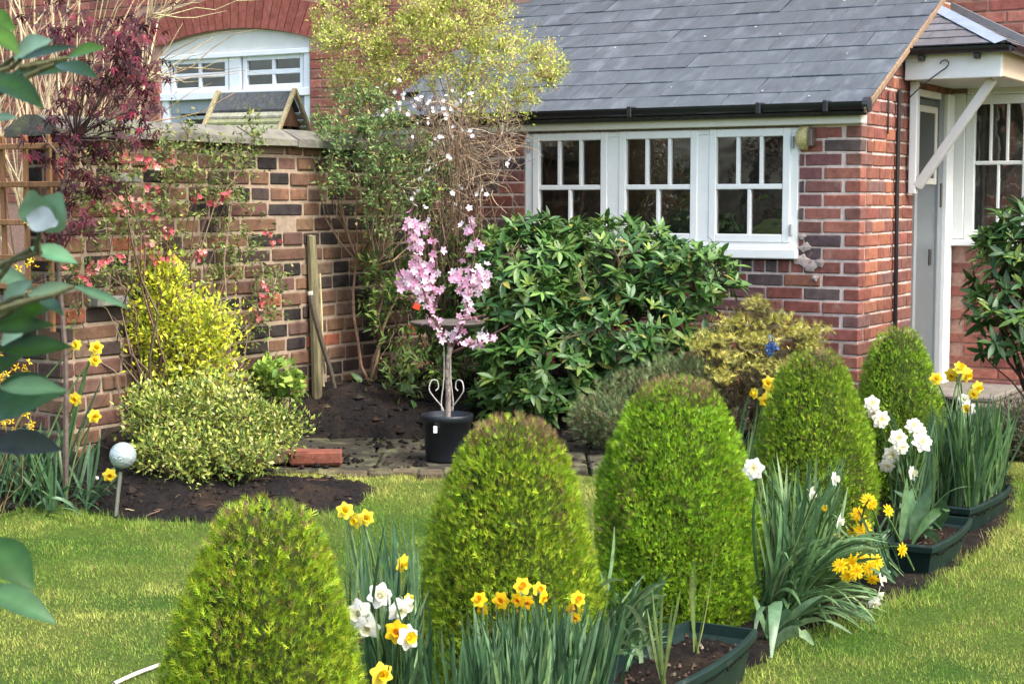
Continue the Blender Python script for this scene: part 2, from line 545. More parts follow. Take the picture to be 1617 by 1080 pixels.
# ground: beds as polygons, soil height
def poly_sd(poly, X, Y):
    p = np.asarray(poly, float)[:, :2]
    d = np.full(X.shape, 1e9); ins = np.zeros(X.shape, bool)
    n = len(p)
    for i in range(n):
        a, b = p[i], p[(i + 1) % n]
        e = b - a
        t = np.clip(((X - a[0]) * e[0] + (Y - a[1]) * e[1]) / (e @ e), 0, 1)
        d = np.minimum(d, np.hypot(X - a[0] - t * e[0], Y - a[1] - t * e[1]))
        c = ((a[1] > Y) != (b[1] > Y)) & (X < (b[0] - a[0]) * (Y - a[1]) / (b[1] - a[1] + 1e-12) + a[0])
        ins ^= c
    return np.where(ins, d, -d)
def fbm(X, Y, s, seed=0):
    r = np.random.default_rng(seed); z = np.zeros(X.shape); a = 1.0
    for o in range(5):
        for _ in range(3):
            th = r.uniform(0, 6.28); ph = r.uniform(0, 6.28)
            z += a / 3 * np.sin((X * math.cos(th) + Y * math.sin(th)) * s * r.uniform(.7, 1.3) + ph)
        s *= 2.1; a *= .5
    return z
def smooth(x): x = np.clip(x, 0, 1); return x * x * (3 - 2 * x)
def lawn_h(X, Y):
    X, Y = np.asarray(X, float), np.asarray(Y, float)
    return fbm(X, Y, 1.6, 9) * .006 + .10 * smooth((Y - 6.1) / 1.5) * smooth((1.0 - X) / .8)
def Gl(px, py):
    z = 0.0
    for _ in range(12):
        p = G(px, py, z); z = float(lawn_h(p[0], p[1]))
    return p
PAVE = .125
BED = [Gl(*q) for q in ((-420, 812), (-120, 806), (0, 812), (70, 799), (150, 815), (200, 824), (330, 828), (430, 830), (500, 818), (575, 797), (608, 768))]
BED += [G(*q, PAVE) for q in ((590, 750), (440, 746), (425, 715), (460, 692), (650, 686), (830, 690), (955, 700), (1000, 742))] + [G(*q) for q in ((1200, 752), (1340, 742), (1470, 728))]
NFRONT = len(BED)
BED += [A3(2.5, 9.0, 0), HP(.05, .9), HP(-.1, .12), HP(-2.53, .12), WP(2.0, -.12), WP(-1.40, -.12), WP(-1.32, -.12) - AU * 2.4]
ROW = [A3(-1.05, 2.3, 0), A3(-.72, 3.1, 0), A3(-.25, 4.35, 0), A3(.28, 5.35, 0), A3(.93, 6.4, 0), A3(1.55, 7.55, 0), A3(2.05, 8.1, 0), A3(2.52, 8.1, 0), A3(2.26, 7.22, 0),
       A3(1.98, 6.55, 0), A3(1.50, 5.70, 0), A3(.88, 4.98, 0), A3(.54, 4.26, 0), A3(.22, 3.42, 0), A3(-.3, 2.3, 0)]
def fbm(X, Y, s, seed=0):
    r = np.random.default_rng(seed); z = np.zeros(X.shape); a = 1.0
    for o in range(5):
        for _ in range(3):
            th = r.uniform(0, 6.28); ph = r.uniform(0, 6.28)
            z += a / 3 * np.sin((X * math.cos(th) + Y * math.sin(th)) * s * r.uniform(.7, 1.3) + ph)
        s *= 2.1; a *= .5
    return z
def smooth(x): x = np.clip(x, 0, 1); return x * x * (3 - 2 * x)
def lawn_h(X, Y):
    X, Y = np.asarray(X, float), np.asarray(Y, float)
    return fbm(X, Y, 1.6, 9) * .006 + .10 * smooth((Y - 6.1) / 1.5) * smooth((1.0 - X) / .8)
def Gl(px, py):
    z = 0.0
    for _ in range(12):
        p = G(px, py, z); z = float(lawn_h(p[0], p[1]))
    return p
PAVE = .125
BED = [Gl(*q) for q in ((-420, 812), (-120, 806), (0, 812), (70, 799), (150, 815), (200, 824), (330, 828), (430, 830), (500, 818), (575, 797), (608, 768))]
BED += [G(*q, PAVE) for q in ((590, 750), (440, 746), (425, 715), (460, 692), (650, 686), (830, 690), (955, 700), (1000, 742))] + [G(*q) for q in ((1200, 752), (1340, 742), (1470, 728))]
NFRONT = len(BED)
BED += [A3(2.5, 9.0, 0), HP(.05, .9), HP(-.1, .12), HP(-2.53, .12), WP(2.0, -.12), WP(-1.40, -.12), WP(-1.32, -.12) - AU * 2.4]
def soil_h(X, Y):
    X, Y = np.asarray(X, float), np.asarray(Y, float)
    sd = poly_sd(BED, X, Y)
    fd = np.full(X.shape, 1e9)                       # distance from the front edge only: the soil stays banked against the walls
    for a, b in zip(BED[:NFRONT - 1], BED[1:NFRONT]):
        e = (b - a)[:2]
        t = np.clip(((X - a[0]) * e[0] + (Y - a[1]) * e[1]) / (e @ e), 0, 1)
        fd = np.minimum(fd, np.hypot(X - a[0] - t * e[0], Y - a[1] - t * e[1]))
    fd = np.where(sd > 0, fd, sd)
    sd = fd
    back = smooth((Y - 7.9) / .5)
    flat = np.interp(sd, [-1, 0, .05, .45, .95], [-.5, 0, .028, .095, .27])
    h = lawn_h(X, Y) + flat * (1 - back) + (np.clip(sd * .5, -.5, .24) + np.clip(sd * .6, 0, .03)) * back
    n = fbm(X, Y, 9, 3) * .012 + fbm(X, Y, 40, 4) * .009
    return h - .012 + n * np.clip(sd * 12 + .6, 0, 1)
def soil_at(P):
    return float(soil_h(np.array([P[0]]), np.array([P[1]]))[0])

# ------------------------------------------------------------------ ground
def grid(name, x0, x1, y0, y1, step, hfun, mat, col, keep=None):
    xs = np.arange(x0, x1 + step / 2, step); ys = np.arange(y0, y1 + step / 2, step)
    X, Y = np.meshgrid(xs, ys)
    Z = hfun(X, Y)
    nx, ny = len(xs), len(ys)
    i, j = np.meshgrid(np.arange(nx - 1), np.arange(ny - 1))
    a = (j * nx + i).ravel()
    f = np.stack([a, a + 1, a + nx + 1, a + nx], 1)
    if keep is not None:
        k = keep(X, Y, Z).ravel()
        f = f[k[f].any(1)]
    used = np.unique(f); remap = np.full(nx * ny, -1); remap[used] = np.arange(len(used))
    V = np.stack([X.ravel(), Y.ravel(), Z.ravel()], 1)[used]
    return MB().add(V, remap[f], col).build(name, mat, None, True)

mb = MB()
R_ = 90.0
mb.add([[-R_, -R_, -.02], [R_, -R_, -.02], [R_, R_, -.02], [-R_, R_, -.02]], [[0, 1, 2, 3]])
tag(mb.build('ground', M_LAWN), kind='structure')
tag(grid('lawn', -5, 6, -1.5, 9.6, .08, lawn_h, M_LAWN, (.1, .12, .03)), kind='structure')
o = grid('soil_bed', -4.2, 3.0, 5.6, 11.0, .028, soil_h, M_SOIL, (.0135, .0118, .0115), keep=lambda X, Y, Z: Z > -.06)
tag(o, kind='structure')
def row_h(X, Y):
    sd = poly_sd(ROW, X, Y)
    return np.clip(sd * .4, -.4, .022) - .008 + (fbm(X, Y, 12, 5) * .008 + fbm(X, Y, 45, 6) * .007) * np.clip(sd * 12 + .6, 0, 1)
o = grid('soil_shadow_strip', -1.2, 2.8, 2.2, 8.2, .03, row_h, M_SOIL, (.014, .012, .010), keep=lambda X, Y, Z: Z > -.06)  # real soil, widened on the trough side as a dark band for their shadow
tag(o, kind='structure')

# soil crumbs, stones and dead twigs lying on the beds
r = np.random.default_rng(21)
def clods():
    mb = MB()
    n = 9000
    X = r.uniform(-3.0, 2.4, n); Y = r.uniform(6.6, 10.6, n)
    on_slab = (Y > 7.56) & (Y < 8.55) & (X > -1.2) & (X < .42) & (r.random(n) < .35 * (1 + np.sin(X * 7) * np.cos(Y * 9)))
    inbed = poly_sd(BED, X, Y) > .02
    k = inbed | on_slab
    X, Y, on_slab = X[k], Y[k], (on_slab & ~inbed)[k]
    Z = np.where(on_slab, PAVE + .001, soil_h(X, Y))
    s = r.gamma(2.0, .0055, len(X)) + .004
    base = np.array([[1, 0, 0], [-1, 0, 0], [0, 1, 0], [0, -1, 0], [0, 0, 1], [0, 0, -1]], float)
    f = np.array([[0, 2, 4], [2, 1, 4], [1, 3, 4], [3, 0, 4], [2, 0, 5], [1, 2, 5], [3, 1, 5], [0, 3, 5]])
    N = len(X)
    V = base[None] * s[:, None, None] * r.uniform(.5, 1.3, (N, 6, 1)) * A3(1, 1, .7) + np.stack([X, Y, Z], 1)[:, None]
    c = palette(N, [((.014, .012, .011), 8), ((.028, .022, .018), 4), ((.10, .075, .05), .5)], .3, r)
    mb.add(V.reshape(-1, 3), (f[None] + (np.arange(N) * 6)[:, None, None]).reshape(-1, 3), np.repeat(c, 6, 0))
    tag(mb.build('soil_clods', M_SOIL), 'dark crumbs of soil strewn over the beds', 'soil', kind='stuff')
    mb = MB()
    n = 420
    X = r.uniform(-3.0, 2.2, n); Y = r.uniform(6.7, 10.4, n)
    k = poly_sd(BED, X, Y) > .04
    X, Y = X[k], Y[k]; N = len(X)
    P = np.stack([X, Y, soil_h(X, Y) + .008], 1)
    a = r.uniform(0, 6.28, N); L = r.uniform(.02, .12, N)
    d = np.stack([np.cos(a), np.sin(a), r.normal(size=N) * .15], 1) * L[:, None]
    tubes(mb, arcs(P - d / 2, P + d / 2, 4, .12, .1, r), .0022, 3, palette(N, [((.20, .14, .09), 3), ((.09, .06, .04), 3), ((.35, .27, .18), 1)], .25, r))
    tag(mb.build('plant_litter', M_BARK), 'dead stalks and straw scattered on the dark soil', 'litter', kind='stuff')
clods()

# paving slabs
pr = np.random.default_rng(5)
pav = link('paving', None); tag(pav, kind='structure')
row_x = [(-1.22, 7.54), (-1.18, 8.06)]
for (x0, y0) in row_x:
    x = x0
    while x < .50:
        w = pr.choice([.42, .5, .58]); h = .50
        me = MB()
        z = PAVE + pr.normal() * .004
        cbox(me, -w / 2 + .006, w / 2 - .006, -h / 2 + .006, h / 2 - .006, -.07, 0, .008, np.array((.046, .041, .030)) * pr.uniform(.75, 1.25))
        M = Matrix.Translation((x + w / 2, y0 + h / 2, z)) @ Matrix.Rotation(pr.normal() * .012, 4, 'Z') @ Matrix.Rotation(pr.normal() * .012, 4, 'X')
        link('paving_slab', me.mesh('paving_slab', M_STONE), pav, M)
        x += w
for i in range(6):      # the rough edging stones against the lawn
    a = G(520 + i * 40, 749 + pr.normal() * 2, .10)
    w = pr.uniform(.11, .15)
    me = MB(); cbox(me, -w / 2, w / 2, -.045, .045, -.04, .03, .012, np.array((.10, .08, .05)) * pr.uniform(.7, 1.2))
    link('edging_stone', me.mesh('edging_stone', M_STONE), pav, Matrix.Translation((a[0], a[1], .095 + pr.normal() * .006)) @ Matrix.Rotation(pr.normal() * .1, 4, 'Z'))

# mown grass
def grass():
    r = np.random.default_rng(31)
    mb = MB()
    n = 640000
    X = r.uniform(-2.9, 3.6, n); Y = 2.6 + (r.random(n) ** .8) * 6.6
    k = (np.abs(X) < .37 * Y + .25) & (poly_sd(BED, X, Y) < .02 + r.normal(size=n) * .02) & (poly_sd(ROW, X, Y) < .03 + r.normal(size=n) * .03)
    k &= ~((Y > 7.52) & (X > -1.25) & (X < .45))
    X, Y = X[k], Y[k]; N = len(X)
    patch = fbm(X, Y, 2.2, 12); fine = fbm(X, Y, 14, 13)
    edge = np.exp(-np.maximum(0, -poly_sd(BED, X, Y)) * 9) + np.exp(-np.maximum(0, -poly_sd(ROW, X, Y)) * 12) * 1.2
    L = (.010 + .010 * r.random(N)) * (1 + .45 * fine) * (1 + edge * 1.5 * r.random(N))
    L = np.clip(L, .008, .075)
    a = r.uniform(0, 6.28, N)
    lean = r.gamma(2, .33, (N, 1)) * np.stack([np.cos(a), np.sin(a), np.zeros(N)], 1)
    P = np.stack([X, Y, lawn_h(X, Y) - .003], 1)
    side = np.stack([-np.sin(a + r.normal(size=N)), np.cos(a), np.zeros(N)], 1) * (.0011 + .0007 * r.random(N))[:, None]
    d = lean + A3(0, 0, 1); d /= np.linalg.norm(d, axis=1, keepdims=True)
    tip = P + d * L[:, None]
    V = np.stack([P - side, P + side, tip], 1)
    dry = np.clip(.42 + .7 * patch + .3 * fine + r.normal(size=N) * .2, 0, 1)[:, None]
    green = np.array((.125, .255, .026)); yel = np.array((.45, .48, .11)); brown = np.array((.33, .25, .11))
    c = green * (1 - dry) + yel * dry
    c = np.where((r.random((N, 1)) < .10 * (.5 + dry)), brown, c) * r.uniform(.7, 1.3, (N, 1))
    mb.add(V.reshape(-1, 3), (np.arange(N) * 3)[:, None] + np.arange(3)[None], np.repeat(c, 3, 0))
    tag(mb.build('grass', M_GRASS), 'short mown grass of the lawn with dry yellow patches', 'grass', kind='stuff')
grass()

# ------------------------------------------------------------------ brickwork
def brick_meshes(name, pal, mat, n=14, L=.215, H=.065, D=.10, b=.004, seed=1):
    r = np.random.default_rng(seed)
    out = []
    cols = palette(n, pal, .14, r)
    for i in range(n):
        V = cboxv(-L / 2, L / 2, 0, D, -H / 2, H / 2, b)
        V += r.normal(size=V.shape) * np.array((.0012, .0008, .0012))
        out.append((V, cols[i], MB().add(V, [CBQ, CBT], cols[i]).mesh(name, mat)))
    return out

def lay(part, bricks, spots, mat, n_obj, root, score=None, name='brick'):
    """spots: list of (x, y, z, angle, length_scale, height_scale) in the thing's own frame; the first n_obj by score stay objects"""
    r = np.random.default_rng(len(spots))
    rest = MB(); cnt = 0
    order = range(len(spots)) if score is None else np.argsort([score(s) for s in spots])
    used_rest = False
    for q in order:
        x, y, z, ang, sl, sh = spots[q]
        V, c, me = bricks[r.integers(0, len(bricks))]
        M = Matrix.Translation((x, y, z)) @ Matrix.Rotation(ang, 4, 'Z') @ Matrix.Rotation(r.normal() * .006, 4, 'Y') @ Matrix.Diagonal((sl, 1, sh, 1))
        if cnt < n_obj and (score is None or score(spots[q]) < 100):
            link(name, me, part, M); cnt += 1
        else:
            A = np.array(M)
            rest.add(V @ A[:3, :3].T + A[:3, 3], [CBQ, CBT], c); used_rest = True
    if used_rest:
        tag(rest.build('brickwork', mat, part), kind='stuff')

def in_view(fn, boxes):
    """spots inside one of the photo's clear patches come first"""
    def score(s):
        p = fn(s)
        x, y = proj(p)
        for (a, b, c, d) in boxes:
            if a < x < c and b < y < d:
                return p[1] * .01
        return 200 + p[1]
    return score

# ------------------------------------------------------------------ garden wall
wall = thing('garden_wall', 'old brown brick garden wall with sloping stone coping behind the yellow shrub', 'wall', W0, math.pi / 2 - TH)
# own frame: x along the wall (away from the camera), -y is the face seen
K0, K1, ZT = -1.46, 2.02, 1.645
mb = MB()
MORT = (.30, .235, .17)
box(mb, K0 + .01, K1, .008, .22, -.1, ZT, MORT)
box(mb, K0 + .01, K0 + .22, .2205, 2.6, -.1, .86, MORT)
wcore = mb.build('wall_core', M_MORTAR, wall)
OLD = [((.135, .072, .047), 4), ((.16, .088, .057), 3), ((.115, .066, .050), 3.5), ((.030, .025, .023), 5.0), ((.052, .037, .032), 3.5), ((.175, .11, .07), 2), ((.24, .09, .05), .6), ((.13, .092, .062), 2.5)]
oldb = brick_meshes('brick', OLD, M_OLDBRICK, 26, .17, .066, .09, .007, 3)
wr = np.random.default_rng(8)
spots = []
zc, row = .0, 0
while zc < ZT - .03:
    x = K0 - .006
    x += wr.choice([0, .085])
    if x > K0: spots.append((K0 + (x - K0) / 2 if x - K0 > .05 else K0 + .03, 0, zc + .033, 0, max((x - K0 - .01), .04) / .17, 1))
    while x < K1 - .03:
        L = wr.choice([.16, .155, .17, .30], p=[.35, .3, .23, .12]) * wr.uniform(.96, 1.04)
        L = min(L, K1 - x)
        if L > .04:
            spots.append((x + L / 2, wr.normal() * .003, zc + .033 + wr.normal() * .0015, 0, (L - .014) / .17, wr.uniform(.95, 1.04)))
        x += L
    y = .0 if row % 2 else .10           # bricks of the wall's end and of the low wall that turns left from it
    yend = .22 if zc > .80 else 2.6
    while y < yend - .02:
        L = min(wr.choice([.16, .17, .22, .11]), yend - y)
        if L > .04: spots.append((K0 + wr.normal() * .002, y + L / 2, zc + .033, -math.pi / 2, (L - .014) / .17, 1))
        y += L
    zc += .080; row += 1
Mw = np.array(Matrix.Translation(W0) @ Matrix.Rotation(math.pi / 2 - TH, 4, 'Z'))
fnw = lambda s: Mw[:3, :3] @ A3(*s[:3]) + Mw[:3, 3]
lay(wcore, oldb, spots, M_OLDBRICK, 300, wall, in_view(fnw, [(300, 215, 620, 620), (95, 215, 300, 420), (0, 480, 190, 620)]))
x = K0 - .05
i = 0
while x < K1:
    L = wr.uniform(.34, .55); L = min(L, K1 - x)
    me = MB()
    c = np.array((.145, .14, .12)) * wr.uniform(.75, 1.25)
    V = []
    for xx in (x + .004, x + L - .004):
        V += [[xx, -.055, 0], [xx, -.055, .035], [xx, .06, .095], [xx, .15, .095], [xx, .275, .03], [xx, .275, 0]]
    V = np.array(V) + A3(0, 0, ZT) + wr.normal(size=(12, 3)) * .003
    me.add(V, [np.array([[j, j + 6, (j + 1) % 6 + 6, (j + 1) % 6] for j in range(6)]), np.array([[0, 1, 2], [0, 2, 3], [0, 3, 4], [0, 4, 5], [8, 7, 6], [9, 8, 6], [10, 9, 6], [11, 10, 6]])], c)
    me.build('coping_stone', M_STONE, wall)
    x += L; i += 1
for (px, py, w) in ((208, 281, .17), (137, 474, .2)):       # two flat stones that stick out of the face
    P = at(px, py, 7.65); k = (P - W0) @ AV
    mb = MB(); cbox(mb, k - w / 2, k + w / 2, -.07, .02, P[2] - .022, P[2] + .022, .006, (.20, .21, .20))
    mb.build('ledge_stone', M_STONE, wall)
mb = MB()
for i in range(7):
    cbox(mb, K0 - .04, K0 + .26, .225 + i * .33, .225 + i * .33 + .322, .862, .905, .008, np.array((.17, .165, .15)) * wr.uniform(.8, 1.2))
mb.build('low_coping', M_STONE, wall)

# ------------------------------------------------------------------ the extension with the three-light window
ext = thing('house_extension', 'low red brick extension with slate roof and long white casement window', 'house', C0, -TH)
def u_of(px):      # photo column -> place along the extension's front
    q = px - CX
    return -((C0[0] * F_PX - q * C0[1]) / (F_PX * AU[0] + q * -AU[1]))
UL, UR = u_of(829), u_of(1258)
ZB, ZTW = 1.032, 1.768
XE = -3.2
HM = (.60, .50, .45)
mb = MB()
d0, d1 = .007, .20
box(mb, XE, UL, d0, d1, -.1, 1.79, HM)
box(mb, UR, -.007, d0, d1, -.1, 1.79, HM)
box(mb, UL, UR, d0, d1, -.1, ZB - .01, HM)
box(mb, UL, UR, d0 + .03, d1, ZTW, 1.79, HM)
fwall = mb.build('front_wall', M_MORTAR, ext)
ROOF0, RS = (-.13, 1.872), .507                   # eave (t,z) and slope
roof_z = lambda t: ROOF0[1] + (t - ROOF0[0]) * RS
mb = MB()
TD0, TD1 = .985, 1.75                             # doorway in the return wall
prism(mb, [(.005, -.1), (TD0, -.1), (TD0, roof_z(TD0) - .06), (.005, roof_z(.0) - .06)], -.20, -.007, HM, axis='x')
prism(mb, [(TD0, 2.03), (1.75, 2.03), (1.75, roof_z(1.75) - .06), (TD0, roof_z(TD0) - .06)], -.20, -.007, HM, axis='x')
rwall = mb.build('return_wall', M_MORTAR, ext)
RED = [((.25, .092, .068), 4), ((.21, .08, .065), 3), ((.17, .078, .07), 3), ((.13, .075, .072), 1.6), ((.28, .115, .08), 2), ((.09, .065, .065), .5)]
ORG = [((.29, .115, .075), 4), ((.25, .095, .07), 3), ((.32, .145, .095), 2.5), ((.20, .088, .072), 2), ((.17, .09, .085), 1)]
redb = brick_meshes('brick', RED, M_BRICK, 22, .215, .063, .09, .005, 4)
orgb = brick_meshes('brick', ORG, M_BRICK, 18, .215, .063, .09, .005, 5)
fs, rs = [], []
er = np.random.default_rng(15)
c = 0; z = -.02
while z < 2.75:
    zc = z + .0325
    wob = lambda: er.normal() * .0018
    if z + .065 < 1.785:
        x = 0.0 if c % 2 == 0 else -.105
        first = True
        while x > XE:
            L = .222 if not (er.random() < .16) else .108
            L = min(L, x - XE)
            xl = x - L
            inwin = (xl < UR + .002 and x > UL - .002) and (z + .065 > ZB - .075)
            if inwin:
                if x > UR + .03: fs.append(((x + UR) / 2 + .002, wob(), zc, 0, max(x - UR - .012, .02) / .215, 1))
                if xl < UL - .03: fs.append(((xl + UL) / 2 - .002, wob(), zc, 0, max(UL - xl - .012, .02) / .215, 1))
            elif L > .03:
                fs.append((x - L / 2 + (.004 if x == 0.0 else -.001), wob(), zc + er.normal() * .001, 0, (L - .010) / .215, 1))
            x = xl
    y = -.006 if c % 2 else .105
    yend = TD0 if z < 2.0 else 1.75
    while y < yend - .02:
        L = .222 if er.random() > .45 else .112
        L = min(L, yend - y)
        if z + .07 < roof_z(y) - .045 and L > .03:
            rs.append((wob(), y + L / 2, zc + er.normal() * .001, math.pi / 2, (L - .010) / .215, 1))
        y += L
    z += .075; c += 1
# soldier course under the window sill
x = UL
while x < UR - .03:
    fs.append((x + .037, er.normal() * .002, ZB - .042, 0, .062 / .215, 1.04)); x += .075
Mh = np.array(Matrix.Translation(C0) @ Matrix.Rotation(-TH, 4, 'Z'))
fnh = lambda s: Mh[:3, :3] @ A3(*s[:3]) + Mh[:3, 3]
lay(fwall, redb, fs, M_BRICK, 160, ext, in_view(fnh, [(1165, 170, 1370, 590), (740, 225, 832, 350)]))
lay(rwall, orgb, rs, M_BRICK, 140, ext, in_view(fnh, [(1340, 60, 1446, 570)]))
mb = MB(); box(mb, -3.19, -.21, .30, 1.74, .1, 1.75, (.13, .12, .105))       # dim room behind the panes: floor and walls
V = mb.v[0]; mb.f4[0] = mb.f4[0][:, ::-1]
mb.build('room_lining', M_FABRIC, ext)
mb = MB()      # patches of old render beside the sill
for (x, z, s) in ((UR + .03, 1.03, .05), (UR + .09, .99, .04), (UR + .05, 1.10, .035), (UR + .14, 1.015, .03), (UR + .03, 1.16, .025), (UR + .11, .93, .025)):
    a = np.linspace(0, 2 * math.pi, 11)[:-1]; rr = s * er.uniform(.55, 1.2, 10)
    P = np.stack([x + rr * np.cos(a), np.full(10, -.008), z + rr * .8 * np.sin(a)], 1)
    mb.add(np.concatenate([[[x, -.012, z]], P, P + A3(0, .02, 0)]), [np.array([[0, 1 + (i + 1) % 10, 1 + i] for i in range(10)]), np.array([[1 + i, 1 + (i + 1) % 10, 11 + (i + 1) % 10, 11 + i] for i in range(10)])], np.array((.42, .36, .33)) * er.uniform(.7, 1.2))
mb.build('mortar_patch', M_MORTAR, ext)

WHITE = (.80, .82, .80); CREAM = (.70, .69, .60)
def window_light(parent, x0, x1, z0, z1, zt, y, up, low, bw=.020, col=WHITE, st=.045):
    """one casement: stiles, rails, bars, panes; glass between x0..x1, z0..z1, transom at zt"""
    for a, b in ((x0 - st, x0), (x1, x1 + st)):
        mb = MB(); cbox(mb, a, b, y, y + .045, z0 - st, z1 + st, .004, col); mb.build('stile', M_PAINT, parent)
    for a, b in ((z0 - st, z0), (z1, z1 + st)):
        mb = MB(); cbox(mb, x0 + .0005, x1 - .0005, y + .001, y + .044, a, b, .004, col); mb.build('rail', M_PAINT, parent)
    if zt:
        mb = MB(); cbox(mb, x0, x1, y + .004, y + .04, zt - bw * .75, zt + bw * .75, .004, col); mb.build('transom', M_PAINT, parent)
    for n, za, zb in ((up, zt + bw * .75 if zt else z0, z1), (low, z0, (zt or z0) - bw * .75)):
        if not n or zb <= za: continue
        w = (x1 - x0 - bw * (n - 1)) / n
        for i in range(n):
            xa = x0 + i * (w + bw)
            mb = MB(); mb.add([[xa, y + .028, za], [xa + w, y + .028, za], [xa + w, y + .028, zb], [xa, y + .028, zb]], [[0, 1, 2, 3]]); mb.build('pane', M_GLASS, parent)
            if i:
                mb = MB(); cbox(mb, xa - bw, xa, y + .005, y + .04, za, zb, .003, col); mb.build('glazing_bar', M_PAINT, parent)

win = link('window', None, ext)
yw = -.012
mb = MB(); cbox(mb, UL, UR, yw + .014, .12, ZTW - .03, ZTW - .001, .003, WHITE); mb.build('head', M_PAINT, win)
for a, b in ((UL, UL + .05), (UR - .05, UR)):
    mb = MB(); cbox(mb, a, b, yw + .012, .12, ZB + .06, ZTW - .03, .004, WHITE); mb.build('jamb', M_PAINT, win)
mb = MB(); cbox(mb, UL - .01, UR + .008, yw - .035, .12, ZB, ZB + .058, .006, WHITE); mb.build('sill', M_PAINT, win)
for (p0, p1) in ((852, 948.5), (988, 1089.5), (1130, 1234.5)):
    window_light(win, u_of(p0), u_of(p1), 1.170, 1.722, 1.440, yw, 3, 2)
for px in (968.5, 1110):
    x = u_of(px); mb = MB(); cbox(mb, x - .042, x + .042, yw + .006, .10, ZB + .06, ZTW - .031, .004, WHITE); mb.build('mullion', M_PAINT, win)
mb = MB(); cbox(mb, UL + .05, UR - .05, yw + .008, .05, ZB + .059, 1.124, .004, WHITE); mb.build('bottom_rail', M_PAINT, win)
for px, z in ((836, 1.69), (1250, 1.69), (1249, 1.20)):
    mb = MB(); cbox(mb, u_of(px) - .006, u_of(px) + .006, yw - .010, yw + .016, z - .035, z + .03, .002, (.35, .36, .36)); mb.build('hinge', M_METAL, win)

mb = MB(); cbox(mb, XE, .012, -.045, .02, 1.781, 1.862, .004, CREAM); mb.build('fascia', M_PAINT, ext)
mb = MB()      # gutter: half-round black trough
n = 11
a = np.linspace(math.pi, 2 * math.pi, n)
for rr, fl in ((.045, 1), (.040, 0)):
    V = np.concatenate([np.stack([np.full(n, xx), -.105 + rr * np.cos(a), 1.895 + rr * np.sin(a)], 1) for xx in (XE, .045)])
    f = np.array([[i, i + 1, i + 1 + n, i + n] for i in range(n - 1)])
    mb.add(V, f if fl else f[:, ::-1], (.012, .013, .016))
for s in (0, 1):
    for xx in (XE, .045):
        V = np.stack([np.full(n, xx), -.105 + .045 * np.cos(a), 1.895 + .045 * np.sin(a)], 1)
        mb.add(np.concatenate([V, [[xx, -.105, 1.895]]]), np.array([[i, i + 1, n] for i in range(n - 1)]), (.012, .013, .016))
gut = mb.build('gutter', M_BLACK, ext)
for xx in (-2.9, -2.15, -1.35, -.55, -.16):
    mb = MB(); cbox(mb, xx - .015, xx + .015, -.155, -.045, 1.842, 1.905, .004, (.012, .013, .016)); mb.build('gutter_bracket', M_BLACK, gut)
mb = MB(); a = np.arange(12) * math.pi / 6
mb.add(np.concatenate([np.stack([np.full(12, .046 + q), -.105 + .043 * np.cos(a), 1.876 + .043 * np.sin(a)], 1) for q in (0, .03)] + [[[.08, -.105, 1.872]]]),
       [np.array([[i, (i + 1) % 12, (i + 1) % 12 + 12, i + 12] for i in range(12)]), np.array([[12 + i, 12 + (i + 1) % 12, 24] for i in range(12)])], (.03, .033, .036))
mb.build('stop_end', M_BLACK, gut)
mb = MB(); tubes(mb, [[.02, .60, 2.0], [.018, .60, 1.4], [.02, .605, .8], [.02, .60, .0]], .013, 6, (.012, .012, .014)); mb.build('downpipe', M_BLACK, ext)
mb = MB(); tubes(mb, [[.012, .42, 1.98], [.014, .42, 1.86], [.012, .425, 1.74]], .006, 5, (.012, .012, .014)); mb.build('cable', M_BLACK, ext)

# slate roof
rr_ = np.random.default_rng(44)
ang = math.atan(RS)
mb = MB()
V = []
for xx in (XE - .02, .05):
    V += [[xx, ROOF0[0] + .02, roof_z(ROOF0[0]) - .03], [xx, 1.75, roof_z(1.75) - .022], [xx, 1.75, roof_z(1.75) - .06], [xx, ROOF0[0] + .05, roof_z(ROOF0[0]) - .05]]
mb.add(V, np.array([[0, 1, 5, 4], [1, 2, 6, 5], [2, 3, 7, 6], [3, 0, 4, 7], [0, 3, 2, 1], [4, 5, 6, 7]]), (.05, .05, .05))
roof = mb.build('roof', M_WOOD, ext)
ex = .217; nrow = 10
SLC = [((.080, .098, .114), 4), ((.077, .094, .110), 3), ((.084, .102, .118), 3)]
slc = palette(16, SLC, .025, rr_)
slm = []
for i in range(16):
    V = cboxv(-.149, .149, 0, .30, -.007, 0, .0015)
    V += rr_.normal(size=V.shape) * A3(.0008, .0012, .0004)
    slm.append(MB().add(V, [CBQ, CBT], slc[i]).mesh('slate', M_SLATE))
for row in range(nrow):
    t = ROOF0[0] + row * ex * math.cos(ang)
    x = XE + (.15 if row % 2 else 0.0) - .02
    xs = list(np.arange(x, .055, .3015))
    for x in xs:
        w = min(.3, .058 - x)
        if w < .04 or t > 1.72: continue
        M = Matrix.Translation((x + w / 2, t, roof_z(t) + .004 + rr_.normal() * .0012)) @ Matrix.Rotation(ang - .024, 4, 'X') @ Matrix.Rotation(rr_.normal() * .006, 4, 'Z') @ Matrix.Rotation(rr_.normal() * .004, 4, 'Y') @ Matrix.Diagonal((w / .3, 1, 1, 1))
        link('slate', slm[rr_.integers(0, 16)], roof, M)
mb = MB(); bar(mb, (.062, ROOF0[0] - .01, roof_z(ROOF0[0]) - .028), (.062, 1.74, roof_z(1.74) - .028), .014, .034, col=(.26, .18, .12)); mb.build('verge_board', M_WOOD, roof)
mb = MB(); cbox(mb, XE - .05, XE - .02, -.1, 1.74, 1.5, 1.86, .004, CREAM); mb.build('end_board', M_PAINT, ext)
mb = MB()
